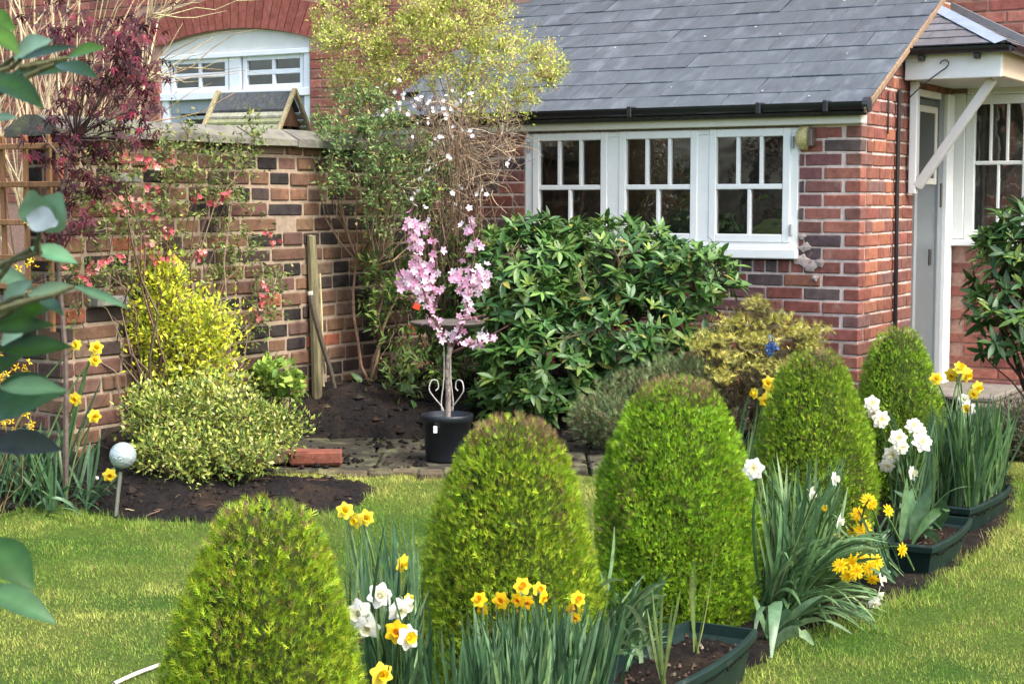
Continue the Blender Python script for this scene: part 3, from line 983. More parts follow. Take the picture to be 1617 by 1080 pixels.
for i in range(14):   # bird droppings and fallen petals on the slates
    t = rr_.uniform(-.05, 1.5); x = rr_.uniform(-2.6, 0); s = rr_.uniform(.004, .010)
    a = np.arange(6) * math.pi / 3
    P = np.stack([x + s * np.cos(a), t + s * 1.2 * np.sin(a), roof_z(t) + .010 + 0 * a + (s * 1.2 * np.sin(a)) * RS], 1)
    mb.add(P, np.array([[0, 1, 2], [0, 2, 3], [0, 3, 4], [0, 4, 5]]), (.6, .6, .57))
tag(mb.build('petal_litter', M_PETAL, roof), kind='stuff')

# door in the return wall
GREY = (.13, .15, .16)
door = link('door', None, ext)
mb = MB(); cbox(mb, -.06, -.015, TD0 + .045, 1.50, .20, 1.98, .004, GREY); mb.build('door_leaf', M_PAINT, door)
mb = MB(); cbox(mb, -.05, .012, TD0, TD0 + .045, .18, 2.03, .004, (.26, .285, .29)); mb.build('door_jamb', M_PAINT, door)
mb = MB(); cbox(mb, -.05, .004, 1.502, 1.60, .18, 2.03, .004, (.22, .245, .255)); mb.build('door_jamb', M_PAINT, door)
mb = MB(); cbox(mb, -.05, .03, 1.602, 1.745, .18, 2.03, .006, WHITE); mb.build('corner_post', M_PAINT, door)
mb = MB(); cbox(mb, -.05, .01, TD0 + .046, 1.50, 1.99, 2.03, .004, WHITE); mb.build('door_head', M_PAINT, door)
mb = MB(); mb.add([[-.013, 1.10, 1.50], [-.013, 1.44, 1.50], [-.013, 1.44, 1.90], [-.013, 1.10, 1.90]], [[0, 1, 2, 3]], (.03, .033, .033)); mb.build('door_pane', M_BLACK, door)
for a in ((1.06, 1.10, 1.46, 1.94), (1.44, 1.48, 1.46, 1.94)):
    mb = MB(); cbox(mb, -.02, -.003, a[0], a[1], a[2], a[3], .004, CREAM); mb.build('pane_bead', M_PAINT, door)
for a in ((1.10, 1.44, 1.90, 1.94), (1.10, 1.44, 1.46, 1.50)):
    mb = MB(); cbox(mb, -.02, -.0035, a[0], a[1], a[2], a[3], .004, CREAM); mb.build('pane_bead', M_PAINT, door)
mb = MB(); cbox(mb, -.005, .012, 1.535, 1.565, 1.32, 1.47, .003, (.05, .045, .035)); mb.build('door_handle', M_METAL, door)
mb = MB(); cbox(mb, -.018, -.005, 1.37, 1.41, .96, 1.06, .003, (.03, .03, .03)); mb.build('lock', M_METAL, door)

# wall light beside the window
P = HP(u_of(1268), -.02, 0)
lampz = at(1269, 218, P[1])[2]
wl = thing('wall_light', 'yellowed dome wall light on the bricks above the window corner', 'light', HP(u_of(1278), 0, lampz), -TH)
mb = MB(); cbox(mb, .002, .03, -.075, .0, -.05, .05, .006, (.10, .075, .06)); mb.build('back_plate', M_BLACK, wl)
mb = MB()
prof = [(.001, .068), (.028, .062), (.050, .045), (.062, .02), (.064, 0), (.058, -.004)]
pr_ = np.array(prof)
a = np.arange(18) * 2 * math.pi / 18
V = np.stack([pr_[:, None, 0] * np.cos(a), -.036 - np.broadcast_to(pr_[:, None, 1], (6, 18)), pr_[:, None, 0] * 1.1 * np.sin(a)], -1).reshape(-1, 3) + A3(-.015, .015, 0)
i = np.arange(5)[:, None] * 18; j = np.arange(18)[None]; k = (j + 1) % 18
mb.add(V, np.stack([i + j, i + k, i + 18 + k, i + 18 + j], -1).reshape(-1, 4), (.55, .47, .20)); mb.build('dome', col_mat('yellowed_plastic', .45, .4, .35, 40, .2, 60, tint=(.25, .22, .1), tint_scale=25), wl, True).rotation_euler = (0, 0, math.radians(-62))

# ------------------------------------------------------------------ porch canopy over the door
can = thing('porch_canopy', 'small slated door canopy with white fascia and sloping timber bracket', 'canopy', HP(0, .72, 2.06), -TH)
X1, T1, ZE, ZA = .57, 0.0, .155, .50
mb = MB(); cbox(mb, .012, X1, T1, T1 + .03, 0, ZE, .004, WHITE); mb.build('fascia_board', M_PAINT, can)
mb = MB(); cbox(mb, X1 - .03, X1 + .002, T1 + .0305, 1.02, .005, ZE - .002, .004, (.72, .62, .46)); mb.build('fascia_board', M_PAINT, can)
mb = MB(); cbox(mb, .012, X1 - .03, T1 + .031, 1.02, .01, .03, .003, (.55, .55, .5)); mb.build('soffit', M_PAINT, can)
e = .035
A_, B_, Cc, D_, E_ = A3(-.005, -e, ZE + .03), A3(X1 + e, -e, ZE + .03), A3(-.005, X1 + .05, ZA), A3(X1 + e, 1.02, ZE + .03), A3(-.005, 1.02, ZA)
mb = MB()
low = A3(0, 0, -.012)
mb.add([A_ + low, B_ + low, Cc + low, D_ + low, E_ + low], [np.array([[0, 1, 2]]), np.array([[1, 3, 4, 2]])], (.05, .05, .05)); mb.build('roof_deck', M_WOOD, can)
def face_slates(o, ux, up, width_at, nrow, w, name):
    """slates on a slope: o lower left, ux along the eave, up along the slope (unit), width_at(h) gives the covered span"""
    nrm = np.cross(ux, up)
    ex = .12
    for row in range(nrow):
        h = row * ex
        a, b = width_at(h)
        x = a - (w / 2 if row % 2 else 0)
        while x < b - .01:
            xa, xb = max(x, a), min(x + w, b)
            if xb - xa > .03:
                a2, b2 = width_at(h + ex * 1.15)
                q = [o + ux * (xa + .001) + up * h, o + ux * (xb - .001) + up * h, o + ux * np.clip(xb - .001, a2, max(b2, a2)) + up * (h + ex * 1.15), o + ux * np.clip(xa + .001, a2, max(b2, a2)) + up * (h + ex * 1.15)]
                V = np.array([q[0] + nrm * .010, q[1] + nrm * .010, q[2] + nrm * .003, q[3] + nrm * .003, q[0] + nrm * .003, q[1] + nrm * .003])
                mb = MB(); mb.add(V, [np.array([[0, 1, 2, 3], [4, 5, 1, 0]])], np.array((.105, .105, .115)) * rr_.uniform(.8, 1.25)); mb.build(name, M_SLATE, can)
            x += w
sl = Cc - A_; hl = np.linalg.norm(A3(0, sl[1], sl[2])); up1 = A3(0, sl[1], sl[2]) / hl
face_slates(A_, A3(1, 0, 0), up1, lambda h: (0, max(0, (X1 + e) * (1 - h / hl))), int(hl / .12) + 1, .26, 'canopy_slate')
ux2 = A3(0, 1, 0); dd = E_ - D_; hl2 = np.linalg.norm(dd); up2 = dd / hl2
face_slates(B_, ux2, up2, lambda h: ((X1 + .05 + e) * h / hl2, 1.02 + e), int(hl2 / .12) + 1, .26, 'canopy_slate')
mb = MB()
hd = Cc - B_; hd_n = hd / np.linalg.norm(hd)
s1 = np.cross(hd_n, np.cross(A3(1, 0, 0), up1)); s1 /= np.linalg.norm(s1); s2 = np.cross(hd_n, np.cross(ux2, up2)); s2 /= np.linalg.norm(s2)
if s1[0] > 0: s1 = -s1
if s2[1] < 0: s2 = -s2
li = A3(0, 0, .022)
mb.add([B_ + li, Cc + li, Cc + s1 * .075 + li * .8, B_ + s1 * .075 + li * .8, B_ + s2 * .075 + li * .8, Cc + s2 * .075 + li * .8], [np.array([[0, 1, 2, 3], [4, 5, 1, 0]])], (.24, .29, .36)); mb.build('hip_flashing', M_LEAD, can)
mb = MB(); bar(mb, E_ + A3(.0, -.02, .03), D_ + A3(0, -.02, .03), .05, .05, col=(.16, .16, .17)); mb.build('wall_flashing', M_LEAD, can)
mb = MB()
for p, q in ((A3(-.0, -.055, ZE + .01), A3(X1 + .06, -.055, ZE + .005)), (A3(X1 + .06, -.055, ZE + .005), A3(X1 + .06, 1.02, ZE))):
    d = (q - p) / np.linalg.norm(q - p); s = np.cross(d, A3(0, 0, 1)); n = 9; a = np.linspace(math.pi, 2 * math.pi, n)
    V = np.concatenate([c_ + s[None] * (np.cos(a) * .04)[:, None] + A3(0, 0, 1)[None] * (np.sin(a) * .04 + .012)[:, None] for c_ in (p, q)])
    mb.add(V, np.array([[i, i + 1, i + 1 + n, i + n] for i in range(n - 1)]), (.012, .013, .016))
mb.build('canopy_gutter', M_BLACK, can)
for x in (.12, .44):
    mb = MB(); cbox(mb, x - .014, x + .014, -.06, -.001, ZE - .05, ZE - .02, .003, (.015, .015, .017)); mb.build('gutter_clip', M_BLACK, can)
mb = MB(); cbox(mb, .014, .06, .10, .155, -.66, -.001, .005, WHITE); mb.build('bracket_post', M_PAINT, can)
mb = MB(); bar(mb, (.062, .127, -.62), (.49, .127, -.002), .052, .055, up=(0, 1, 0), b=.005, col=(.62, .63, .60)); mb.build('bracket_strut', M_PAINT, can)
hg = thing('wire_hook', 'bent wire coat hanger hooked on the white canopy fascia', 'hanger', HP(.23, .70, 2.10), -TH)
mb = MB()
P = spline([(-.19, .005, -.15), (-.10, 0, -.07), (0, -.004, 0), (.03, -.004, .02), (.045, -.004, .045), (.03, -.004, .065), (.005, -.004, .06), (-.005, -.004, .045)], 22)
tubes(mb, P, .004, 5, (.03, .03, .032)); mb.build('wire', M_METAL, hg)

# ------------------------------------------------------------------ the main house behind
hs = thing('brick_house', 'tall red brick house wall with arched white window behind the garden wall', 'house', HP(0, 1.76, 0), -TH)
Mm = np.array(Matrix.Translation(HP(0, 1.76, 0)) @ Matrix.Rotation(-TH, 4, 'Z'))
fnm = lambda s: Mm[:3, :3] @ A3(*s[:3]) + Mm[:3, 3]
AX0, AX1 = -6.70, -5.12
ZS, ZC = 2.655, 2.762       # arch springing and crown
HMM = (.36, .22, .17)
arc = lambda x: ZS + (ZC - ZS) * (1 - ((x - (AX0 + AX1) / 2) / ((AX1 - AX0) / 2)) ** 2)
mb = MB()
WX0, WX1, WZ0, WZ1 = .03, .62, 1.08, 2.04     # opening by the porch
box(mb, -13, AX0, .008, .2, -.1, 6, HMM); box(mb, AX1, WX0, .008, .2, -.1, 6, HMM)
box(mb, AX0, AX1, .008, .2, -.1, 1.2, HMM)
xs = np.linspace(AX0, AX1, 17)
for a, b in zip(xs[:-1], xs[1:]):
    prism(mb, [(a, arc(a)), (b, arc(b)), (b, 6), (a, 6)], .2, .008, HMM)
box(mb, WX0, WX1, .008, .2, -.1, WZ0, HMM); box(mb, WX0, WX1, .008, .2, WZ1, 6, HMM); box(mb, WX1, 6, .008, .2, -.1, 6, HMM)
mwall = mb.build('facade', M_MORTAR, hs)
HRED = [((.27, .095, .072), 5), ((.24, .085, .068), 3), ((.30, .12, .09), 2), ((.20, .08, .07), 1.2)]
hb = brick_meshes('brick', HRED, M_BRICK, 16, .215, .063, .09, .004, 9)
hr = np.random.default_rng(23)
sp = []
z, c = .0, 0
while z < 3.9:
    for (xa, xb, za, zb) in ((-9.5, -3.4, 1.3, 3.9), (.0, 2.6, 0, 3.9)):
        if not (za <= z < zb): continue
        x = xa + (.11 if c % 2 else 0)
        while x < xb:
            L = .225; m = x + L / 2; zc = z + .0325
            ok = True
            if AX0 - .11 < m < AX1 + .11 and 1.1 < z < 2.6: ok = False
            if AX0 - .2 < m < AX1 + .2 and 2.5 < z < (arc(min(max(m, AX0), AX1)) + .28): ok = False
            if WX0 - .11 < m < WX1 + .11 and WZ0 - .07 < z < WZ1: ok = False
            if 0 < m < .75 and 2.1 < z < 2.58 - .55 * m: ok = False
            if ok: sp.append((m, hr.normal() * .0015, zc, 0, .215 / .215, 1))
            x += L
        # closers at the openings
    z += .075; c += 1
for z in np.arange(1.2, 2.55, .075):
    for x in (AX0 - .06, AX1 + .06): sp.append((x, .001, z + .035, 0, .10 / .215, 1))
lay(mwall, hb, sp, M_BRICK, 270, hs, in_view(fnm, [(170, 0, 260, 210), (230, 0, 540, 60), (488, 30, 560, 230), (1490, 0, 1617, 30), (1490, 390, 1617, 610)]))
nv = 22       # voussoirs of the arch
cxa = (AX0 + AX1) / 2
for i in range(nv):
    a, b = [AX0 - .06 + (AX1 - AX0 + .12) * q / nv for q in (i, i + 1)]
    xa, xb = a + .004, b - .004
    lean = lambda x: (x - cxa) * .16
    mb = MB()
    za, zb = arc(min(max(xa, AX0), AX1)) + .002, arc(min(max(xb, AX0), AX1)) + .002
    P = [(xa, za), (xb, zb), (xb + lean(xb), zb + .25), (xa + lean(xa), za + .25)]
    prism(mb, P, .10, -.006, np.array((.29, .092, .068)) * hr.uniform(.85, 1.12)); mb.build('voussoir', M_BRICK, mwall)
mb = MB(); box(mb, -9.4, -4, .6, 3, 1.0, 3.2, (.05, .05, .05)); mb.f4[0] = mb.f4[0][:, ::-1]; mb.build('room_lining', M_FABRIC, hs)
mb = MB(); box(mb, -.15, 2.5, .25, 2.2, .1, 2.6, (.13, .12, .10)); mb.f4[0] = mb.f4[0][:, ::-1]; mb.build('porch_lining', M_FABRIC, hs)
aw = link('arched_window', None, hs)
yb = .06
BW = (.78, .82, .84)
for x0, x1 in ((AX0, AX0 + .075), (AX1 - .075, AX1)):
    mb = MB(); cbox(mb, x0, x1, yb - .03, yb + .08, 1.2, 2.54, .005, BW); mb.build('jamb', M_PAINT, aw)
mb = MB()
for a, b in zip(xs[:-1], xs[1:]):
    prism(mb, [(a, 2.555), (b, 2.555), (b, arc(b) - .002), (a, arc(a) - .002)], yb + .05, yb - .005, (.72, .72, .66))
mb.build('arch_board', M_PAINT, aw)
mb = MB(); cbox(mb, AX0, AX1, yb - .045, yb + .02, 2.535, 2.575, .004, BW); mb.build('head', M_PAINT, aw)
xm = (AX0 + AX1) / 2
mb = MB(); cbox(mb, xm - .06, xm + .06, yb - .02, yb + .06, 2.262, 2.534, .004, BW); mb.build('mullion', M_PAINT, aw)
for x0, x1 in ((AX0 + .13, xm - .115), (xm + .115, AX1 - .13)):
    window_light(aw, x0, x1, 2.305, 2.500, 2.403, yb - .01, 2, 2, .026, BW, .038)
mb = MB(); cbox(mb, AX0, AX1, yb - .05, yb + .06, 2.20, 2.262, .005, BW); mb.build('transom', M_PAINT, aw)
GB = (.33, .38, .41)
mb = MB(); cbox(mb, AX0 + .076, AX1 - .076, yb, yb + .04, 2.09, 2.199, .004, GB); mb.build('transom', M_PAINT, aw)
for x0, x1 in ((AX0 + .20, AX0 + .50), (AX0 + .57, AX0 + .87), (AX0 + .94, AX0 + 1.24)):
    window_light(aw, x0, x1, 1.55, 2.04, None, yb + .005, 1, 0, .03, GB, .03)
    mb = MB(); mb.add([[x0, yb + .033, 1.55], [x1, yb + .033, 1.55], [x1, yb + .033, 2.04], [x0, yb + .033, 2.04]], [[0, 1, 2, 3]]); mb.build('pane', M_GLASS, aw)
mb = MB(); cbox(mb, AX0 + .076, AX0 + .168, yb + .002, yb + .04, 1.3, 2.089, .004, GB); mb.build('side_panel', M_PAINT, aw)
mb = MB(); cbox(mb, AX0 + 1.272, AX1 - .076, yb + .002, yb + .04, 1.3, 2.089, .004, GB); mb.build('side_panel', M_PAINT, aw)
# a second window further left, seen through the stems
lw = link('window', None, hs)
window_light(lw, -9.05, -8.65, 1.95, 2.25, 2.1, -.03, 2, 2, .03, BW, .06)
# porch-side window
pw = link('porch_window', None, hs)
xg0, xg1 = .155, .455
window_light(pw, xg0, xg1, 1.175, 1.97, 1.60, .005, 3, 2, .016, (.74, .77, .73), .06)
for x0, x1 in ((WX0 - .03, xg0 - .061), (xg1 + .061, WX1)):
    mb = MB(); cbox(mb, x0, x1, -.01, .08, WZ0 + .04, WZ1, .005, (.66, .69, .66)); mb.build('jamb', M_PAINT, pw)
mb = MB(); cbox(mb, WX0 - .02, WX1 + .1, -.05, .06, WZ0 - .005, WZ0 + .036, .005, WHITE); mb.build('sill', M_PAINT, pw)
mb = MB(); cbox(mb, xg0 - .05, xg1 + .05, -.014, .06, 2.032, 2.09, .004, CREAM); mb.build('head', M_PAINT, pw)
# curtains inside
for (par, x0, x1, y, z0, z1, c) in ((pw, .14, .47, .16, 1.1, 2.0, (.34, .31, .25)),):
    xx = np.linspace(x0, x1, 40); yy = y + .018 * np.sin(xx * 70) + .01 * np.sin(xx * 31)
    V = np.concatenate([np.stack([xx, yy, np.full(40, q)], 1) for q in (z0, z1)])
    mb = MB(); mb.add(V, np.array([[i, i + 1, i + 41, i + 40] for i in range(39)]), c); mb.build('curtain', M_FABRIC, par, True)
# brick plinth and doorstep
st = thing('doorstep', 'worn stone doorstep below the grey door', 'step', HP(0, .95, 0), -TH)
mb = MB(); cbox(mb, .012, 1.9, -.05, .80, -.1, .16, .012, (.18, .15, .13)); mb.build('step_slab', M_STONE, st)
mb = MB(); cbox(mb, .012, .5, .05, .79, .161, .20, .01, (.22, .20, .18)); mb.build('threshold', M_STONE, st)

# ------------------------------------------------------------------ clipped conifers
def conifer(i, px, ytop, R, label, tint, brown, seed):
    r = np.random.default_rng(seed)
    X, Y = CONE[i]
    ztop = at(px, ytop, Y)[2]
    X = at(px, ytop, Y)[0]
    Hh = ztop - .014
    t = thing('clipped_conifer', label, 'conifer', (X, Y, 0), group='clipped conifers in a row')
    base = A3(X, Y, 0)
    # profile: radius by height from the top
    hs_ = np.array([0, .012, .04, .10, .18, .30, .45, .62, .86, 1.0])
    rs_ = np.array([.10, .24, .40, .52, .64, .79, .91, 1.0, .98, .88]) * R
    N = int((46000, 44000, 42000, 34000, 28000)[i] * (R / .24) ** 2)
    u = r.random(N * 3)
    rr = np.interp(u, hs_, rs_)
    keep = r.random(N * 3) < rr / R
    u, rr = u[keep][:N], rr[keep][:N]
    N = len(u)
    a = r.uniform(0, 2 * math.pi, N)
    slope = np.interp(u + .02, hs_, rs_) - np.interp(u - .02, hs_, rs_)
    lump = 1 + .045 * np.sin(a * 3 + u * 7 + seed) + .035 * np.sin(a * 7 - u * 15 + seed * 2) + .025 * np.sin(a * 13 + u * 31)
    depth = r.random(N) ** 1.6
    rad = rr * lump * (1 - .20 * depth)
    P = np.stack([rad * np.cos(a), rad * np.sin(a), Hh * (1 - u) - .03 * depth * (u < .15)], 1)
    o = np.stack([np.cos(a), np.sin(a), np.clip(slope / .04 / Hh, 0, 3)], 1)
    o /= np.linalg.norm(o, axis=1, keepdims=True)
    d = o * .7 + A3(0, 0, .8) + r.normal(size=(N, 3)) * .45
    n = r.normal(size=(N, 3)) + o * .3
    L = r.uniform(.012, .023, N) * (1 + .5 * (r.random(N) < .05))
    pal = [((.20, .35, .016), 4), ((.30, .455, .022), 4), ((.085, .165, .012), 3.4), ((.47, .60, .038), 2.6), ((.22, .18, .04), .8)]
    c = palette(N, pal, .22, r) * np.array(tint)
    pb = np.clip((.115 - u) * 15, 0, 1) * brown * (.72 + .28 * np.sin(a * 2 + seed)) + (fbm(a * 2, u * 5, 1.5, seed) > .6) * .22 * max(brown, .5)
    br = r.random(N) < pb
    c[br] = palette(int(br.sum()), [((.20, .12, .06), 3), ((.26, .15, .09), 2), ((.14, .13, .04), 2)], .15, r)
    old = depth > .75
    c[old & ~br] *= .75  # deep-set sprays: shade of the gaps painted into their colour
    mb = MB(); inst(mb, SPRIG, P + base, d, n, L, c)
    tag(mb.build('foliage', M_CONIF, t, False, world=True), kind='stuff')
    # solid dark core: shade in the gaps between sprays, put into its colour
    m = 26
    prof = np.stack([np.interp(np.linspace(0, 1, m), hs_, rs_) * .80, Hh * .975 * (1 - np.linspace(0, 1, m))], 1)
    mb = MB(); lathe(mb, prof, 28, (.030, .042, .008)); V = mb.v[0]
    V *= 1 + r.normal(size=(len(V), 1)) * .03 * A3(1, 1, 0)
    mb.build('dark_core', M_BARK, t)
    mb = MB(); tubes(mb, [[0, 0, -.05], [.004, .003, .15], [0, .0, Hh * .6], [0, 0, Hh * .9]], [.022, .02, .012, .004], 7, (.12, .075, .045)); mb.build('trunk', M_BARK, t)

conifer(0, 415, 778, .205, 'nearest clipped conifer, at the bottom left of the row', (1.05, .98, 1.0), .25, 1)
conifer(1, 808, 648, .238, 'clipped conifer with brown flat top beside the potted blossom tree', (1.02, .98, 1.0), .9, 2)
conifer(2, 1070, 588, .268, 'fresh green clipped conifer in the middle of the row, behind the empty trough', (.95, 1.08, 1.0), .9, 3)
conifer(3, 1288, 545, .232, 'fourth clipped conifer, behind the white double daffodils', (.9, .95, 1.0), .8, 4)
conifer(4, 1420, 512, .208, 'farthest clipped conifer, in front of the grey door', (.86, .95, 1.0), .35, 5)

# ------------------------------------------------------------------ shrubs
LEAF6 = leaf_tpl(2, .42, .15, .15)
LEAFL = leaf_tpl(4, .30, .12, .18, .85)
LEAFB = leaf_tpl(4, .55, .12, .2, .8)
BK = [((.17, .11, .065), 3), ((.24, .17, .10), 2), ((.10, .065, .045), 3)]
def woody(root, base, ends, r, rad=.006, m=7, bow=.12, sag=.0, pal=BK, name='branches', sides=4, tip=.3):
    p0 = np.atleast_2d(base); ends = np.atleast_2d(ends)
    N = len(ends)
    if len(p0) != N: p0 = p0[r.integers(0, len(p0), N)] + r.normal(size=(N, 3)) * .01
    P = arcs(p0, ends, m, bow, sag, r)
    R = np.linspace(1, tip, m)[None] * (rad * r.uniform(.6, 1.3, N))[:, None]
    mb = MB(); tubes(mb, P, R, sides, palette(N, pal, .2, r))
    tag(mb.build(name, M_BARK, root, world=True), kind='stuff' if N > 3 else None)
    return P
def near_stem(P, pts, k=1):
    """nearest point on any stem, for the twigs that carry pts"""
    S = P.reshape(-1, 3)
    out = np.empty_like(pts)
    for i in range(0, len(pts), 400):
        d = ((pts[i:i + 400, None] - S[None]) ** 2).sum(-1)
        out[i:i + 400] = S[d.argmin(1)]
    return out
def B(px, py, Y, rx, ry, rz): return (at(px, py, Y), (rx, ry, rz))

def shrub(name, label, cat, base, blobs, seed, n_stem=14, n_twig=200, n_leaf=3000, tpl=None, size=(.02, .04), pal=None, mat=None, up=.5, shell=.35,
          stem_rad=.006, twig_rad=.002, bark=BK, droop=0.0, group=None, leaf_on='foliage', jit=.2, spread=.02):
    r = np.random.default_rng(seed)
    base = np.array(base, float)
    t = thing(name, label, cat, base, group=group)
    E, o = blob_points(blobs, n_stem, .5, r)
    nh = max(3, n_stem // 7)
    cen = E.mean(0)
    hubs = base + (E[r.choice(len(E), nh, replace=False)] - base) * r.uniform(.35, .6, (nh, 1)) + r.normal(size=(nh, 3)) * .02
    woody(t, base, hubs, r, stem_rad * 1.5, 6, .06, .02, bark, 'main_stems', 6, .6)
    hi = ((E[:, None] - hubs[None]) ** 2).sum(-1).argmin(1)
    S = woody(t, hubs[hi], E, r, stem_rad * .8, 7, .12, .04, bark)
    Tp, o2 = blob_points(blobs, n_twig, .45, r)
    st = near_stem(S, Tp)
    T = woody(t, st, Tp, r, twig_rad, 5, .12, .05, bark, 'twigs', 3) if n_twig else S
    k = r.integers(0, len(T), n_leaf)
    f = 1 - r.random(n_leaf) ** 2 * .75
    seg = T[k, (f * (T.shape[1] - 1)).astype(int)]
    P = seg + r.normal(size=(n_leaf, 3)) * spread
    oo = o2[k] if n_twig else np.tile(A3(0, 0, 1), (n_leaf, 1))
    d = oo * .7 + A3(0, 0, up) + r.normal(size=(n_leaf, 3)) * .6 - A3(0, 0, droop)
    n = A3(0, 0, 1) + oo * .5 + r.normal(size=(n_leaf, 3)) * .45
    L = r.uniform(*size, n_leaf)
    mb = MB(); inst(mb, tpl or LEAF6, P, d, n, L, palette(n_leaf, pal, jit, r))
    tag(mb.build(leaf_on, mat or M_LEAF, t, False, world=True), kind='stuff')
    return t, S, T, r

# rhododendrons: whorls of long leaves
def rhododendron(label, base, blobs, seed, n_whorl, n_obj, size=(.085, .13), tint=1.0, group=None):
    r = np.random.default_rng(seed)
    t = thing('rhododendron', label, 'shrub', base, group=group)
    W, o = blob_points(blobs, n_whorl, .62, r)
    k = W[:, 2] > soil_h(W[:, 0], W[:, 1]) + .05
    W, o = W[k], o[k]
    E, _ = blob_points(blobs, 26, .4, r)
    S = woody(t, np.array(base, float), E, r, .012, 7, .12, .02, [((.09, .065, .045), 1)])
    woody(t, near_stem(S, W), W, r, .0035, 4, .1, 0, [((.10, .10, .05), 1), ((.09, .065, .045), 1)], 'twigs', 3)
    ax = o * .6 + A3(0, -.1, .75) + r.normal(size=o.shape) * .28; ax /= np.linalg.norm(ax, axis=1, keepdims=True)
    P, D, Nn, C, L = [], [], [], [], []
    for w, a in zip(W, ax):
        m = r.integers(5, 9)
        x = np.cross(a, A3(.3, .1, 1)); x /= np.linalg.norm(x); y = np.cross(a, x)
        young = r.random() < .16
        base_c = np.array(((.050, .128, .026), (.070, .16, .034), (.040, .105, .032), (.10, .19, .042))[r.integers(0, 4)]) * r.uniform(.8, 1.25) * tint
        if young: base_c = np.array((.16, .25, .05)) * r.uniform(.7, 1.1)
        ph = r.uniform(0, 6.28)
        for j in range(m):
            an = ph + j * 2.4 + r.normal() * .15
            el = r.uniform(.45, 1.05) if young else r.uniform(-.2, .95)
            rad = x * math.cos(an) + y * math.sin(an)
            P.append(w + a * r.uniform(-.012, .012)); D.append(rad * math.cos(el) + a * math.sin(el)); Nn.append(a * math.cos(el) - rad * math.sin(el) + r.normal(size=3) * .12)
            c = base_c * r.uniform(.75, 1.25)
            if r.random() < .025: c = np.array((.30, .28, .06))
            C.append(c); L.append(r.uniform(*size) * (.8 if young else 1.0))
    leaf_objects('leaf', leaf_tpl(5, .30, .14, .16, .95), np.array(P), np.array(D), np.array(Nn), np.array(L), np.array(C), M_LEAFG, t, n_obj, r, 16)
    return t
bp = at(960, 640, 9.05); bp[2] = soil_at(bp) - .02
rhododendron('broad dark green rhododendron under the long white window', bp,
             [B(815, 470, 8.95, .30, .42, .40), B(850, 420, 9.1, .36, .40, .26), B(960, 425, 9.15, .42, .40, .27), B(1085, 440, 8.95, .27, .36, .20), B(850, 570, 8.75, .36, .36, .30), B(985, 520, 8.85, .42, .36, .26), B(790, 630, 8.8, .16, .2, .14), B(880, 640, 8.7, .2, .2, .12)], 5, 1750, 300, (.058, .105))
bp = A3(2.95, 8.75, 0); bp[2] = 0
rhododendron('tall rhododendron at the right edge, before the porch window', bp,
             [B(1610, 430, 8.7, .24, .3, .34), B(1590, 510, 8.6, .24, .3, .20), B(1640, 380, 8.8, .22, .3, .2), B(1690, 470, 8.7, .3, .35, .4)], 6, 330, 240, (.08, .115), .85)

# the big shrub against the house: brown twigs below, yellow-green new leaves on top
YG = [((.58, .62, .13), 4), ((.50, .60, .12), 4), ((.68, .66, .24), 1.5), ((.38, .47, .10), 2), ((.46, .33, .19), 1.8)]
bp = at(690, 640, 9.55); bp[2] = soil_at(bp)
t, S, T, r = shrub('golden_shrub', 'large twiggy shrub with pale yellow-green leaves spreading over the slate roof', 'shrub', bp,
      [B(570, 70, 9.5, .30, .3, .22), B(680, 80, 9.4, .40, .3, .24), B(800, 105, 9.3, .33, .3, .18), B(860, 95, 9.3, .17, .2, .15), B(620, 20, 9.5, .42, .3, .2), B(780, 165, 9.3, .27, .25, .10), B(525, 55, 9.6, .16, .2, .16), B(740, 30, 9.4, .4, .3, .2), B(560, 130, 9.5, .22, .2, .1), B(690, -30, 9.5, .5, .3, .16)],
      41, 44, 3000, 25000, DIAMOND, (.013, .027), YG, M_LEAF, .4, .05, .006, .0016, [((.40, .29, .19), 3), ((.28, .19, .12), 3), ((.50, .40, .27), 1.5)], 0, None, 'foliage', .2, .022)
E = np.concatenate([blob_points([B(755, 260, 9.2, .25, .25, .26), B(800, 200, 9.2, .20, .2, .16), B(700, 280, 9.2, .22, .2, .24), B(640, 170, 9.3, .3, .2, .14)], 150, .2, r)[0]])
woody(t, near_stem(S, E + A3(-.1, 0, -.15)), E, r, .0026, 6, .20, .03, [((.42, .33, .22), 3), ((.28, .20, .13), 2), ((.52, .44, .31), 1)], 'bare_twigs', 4)

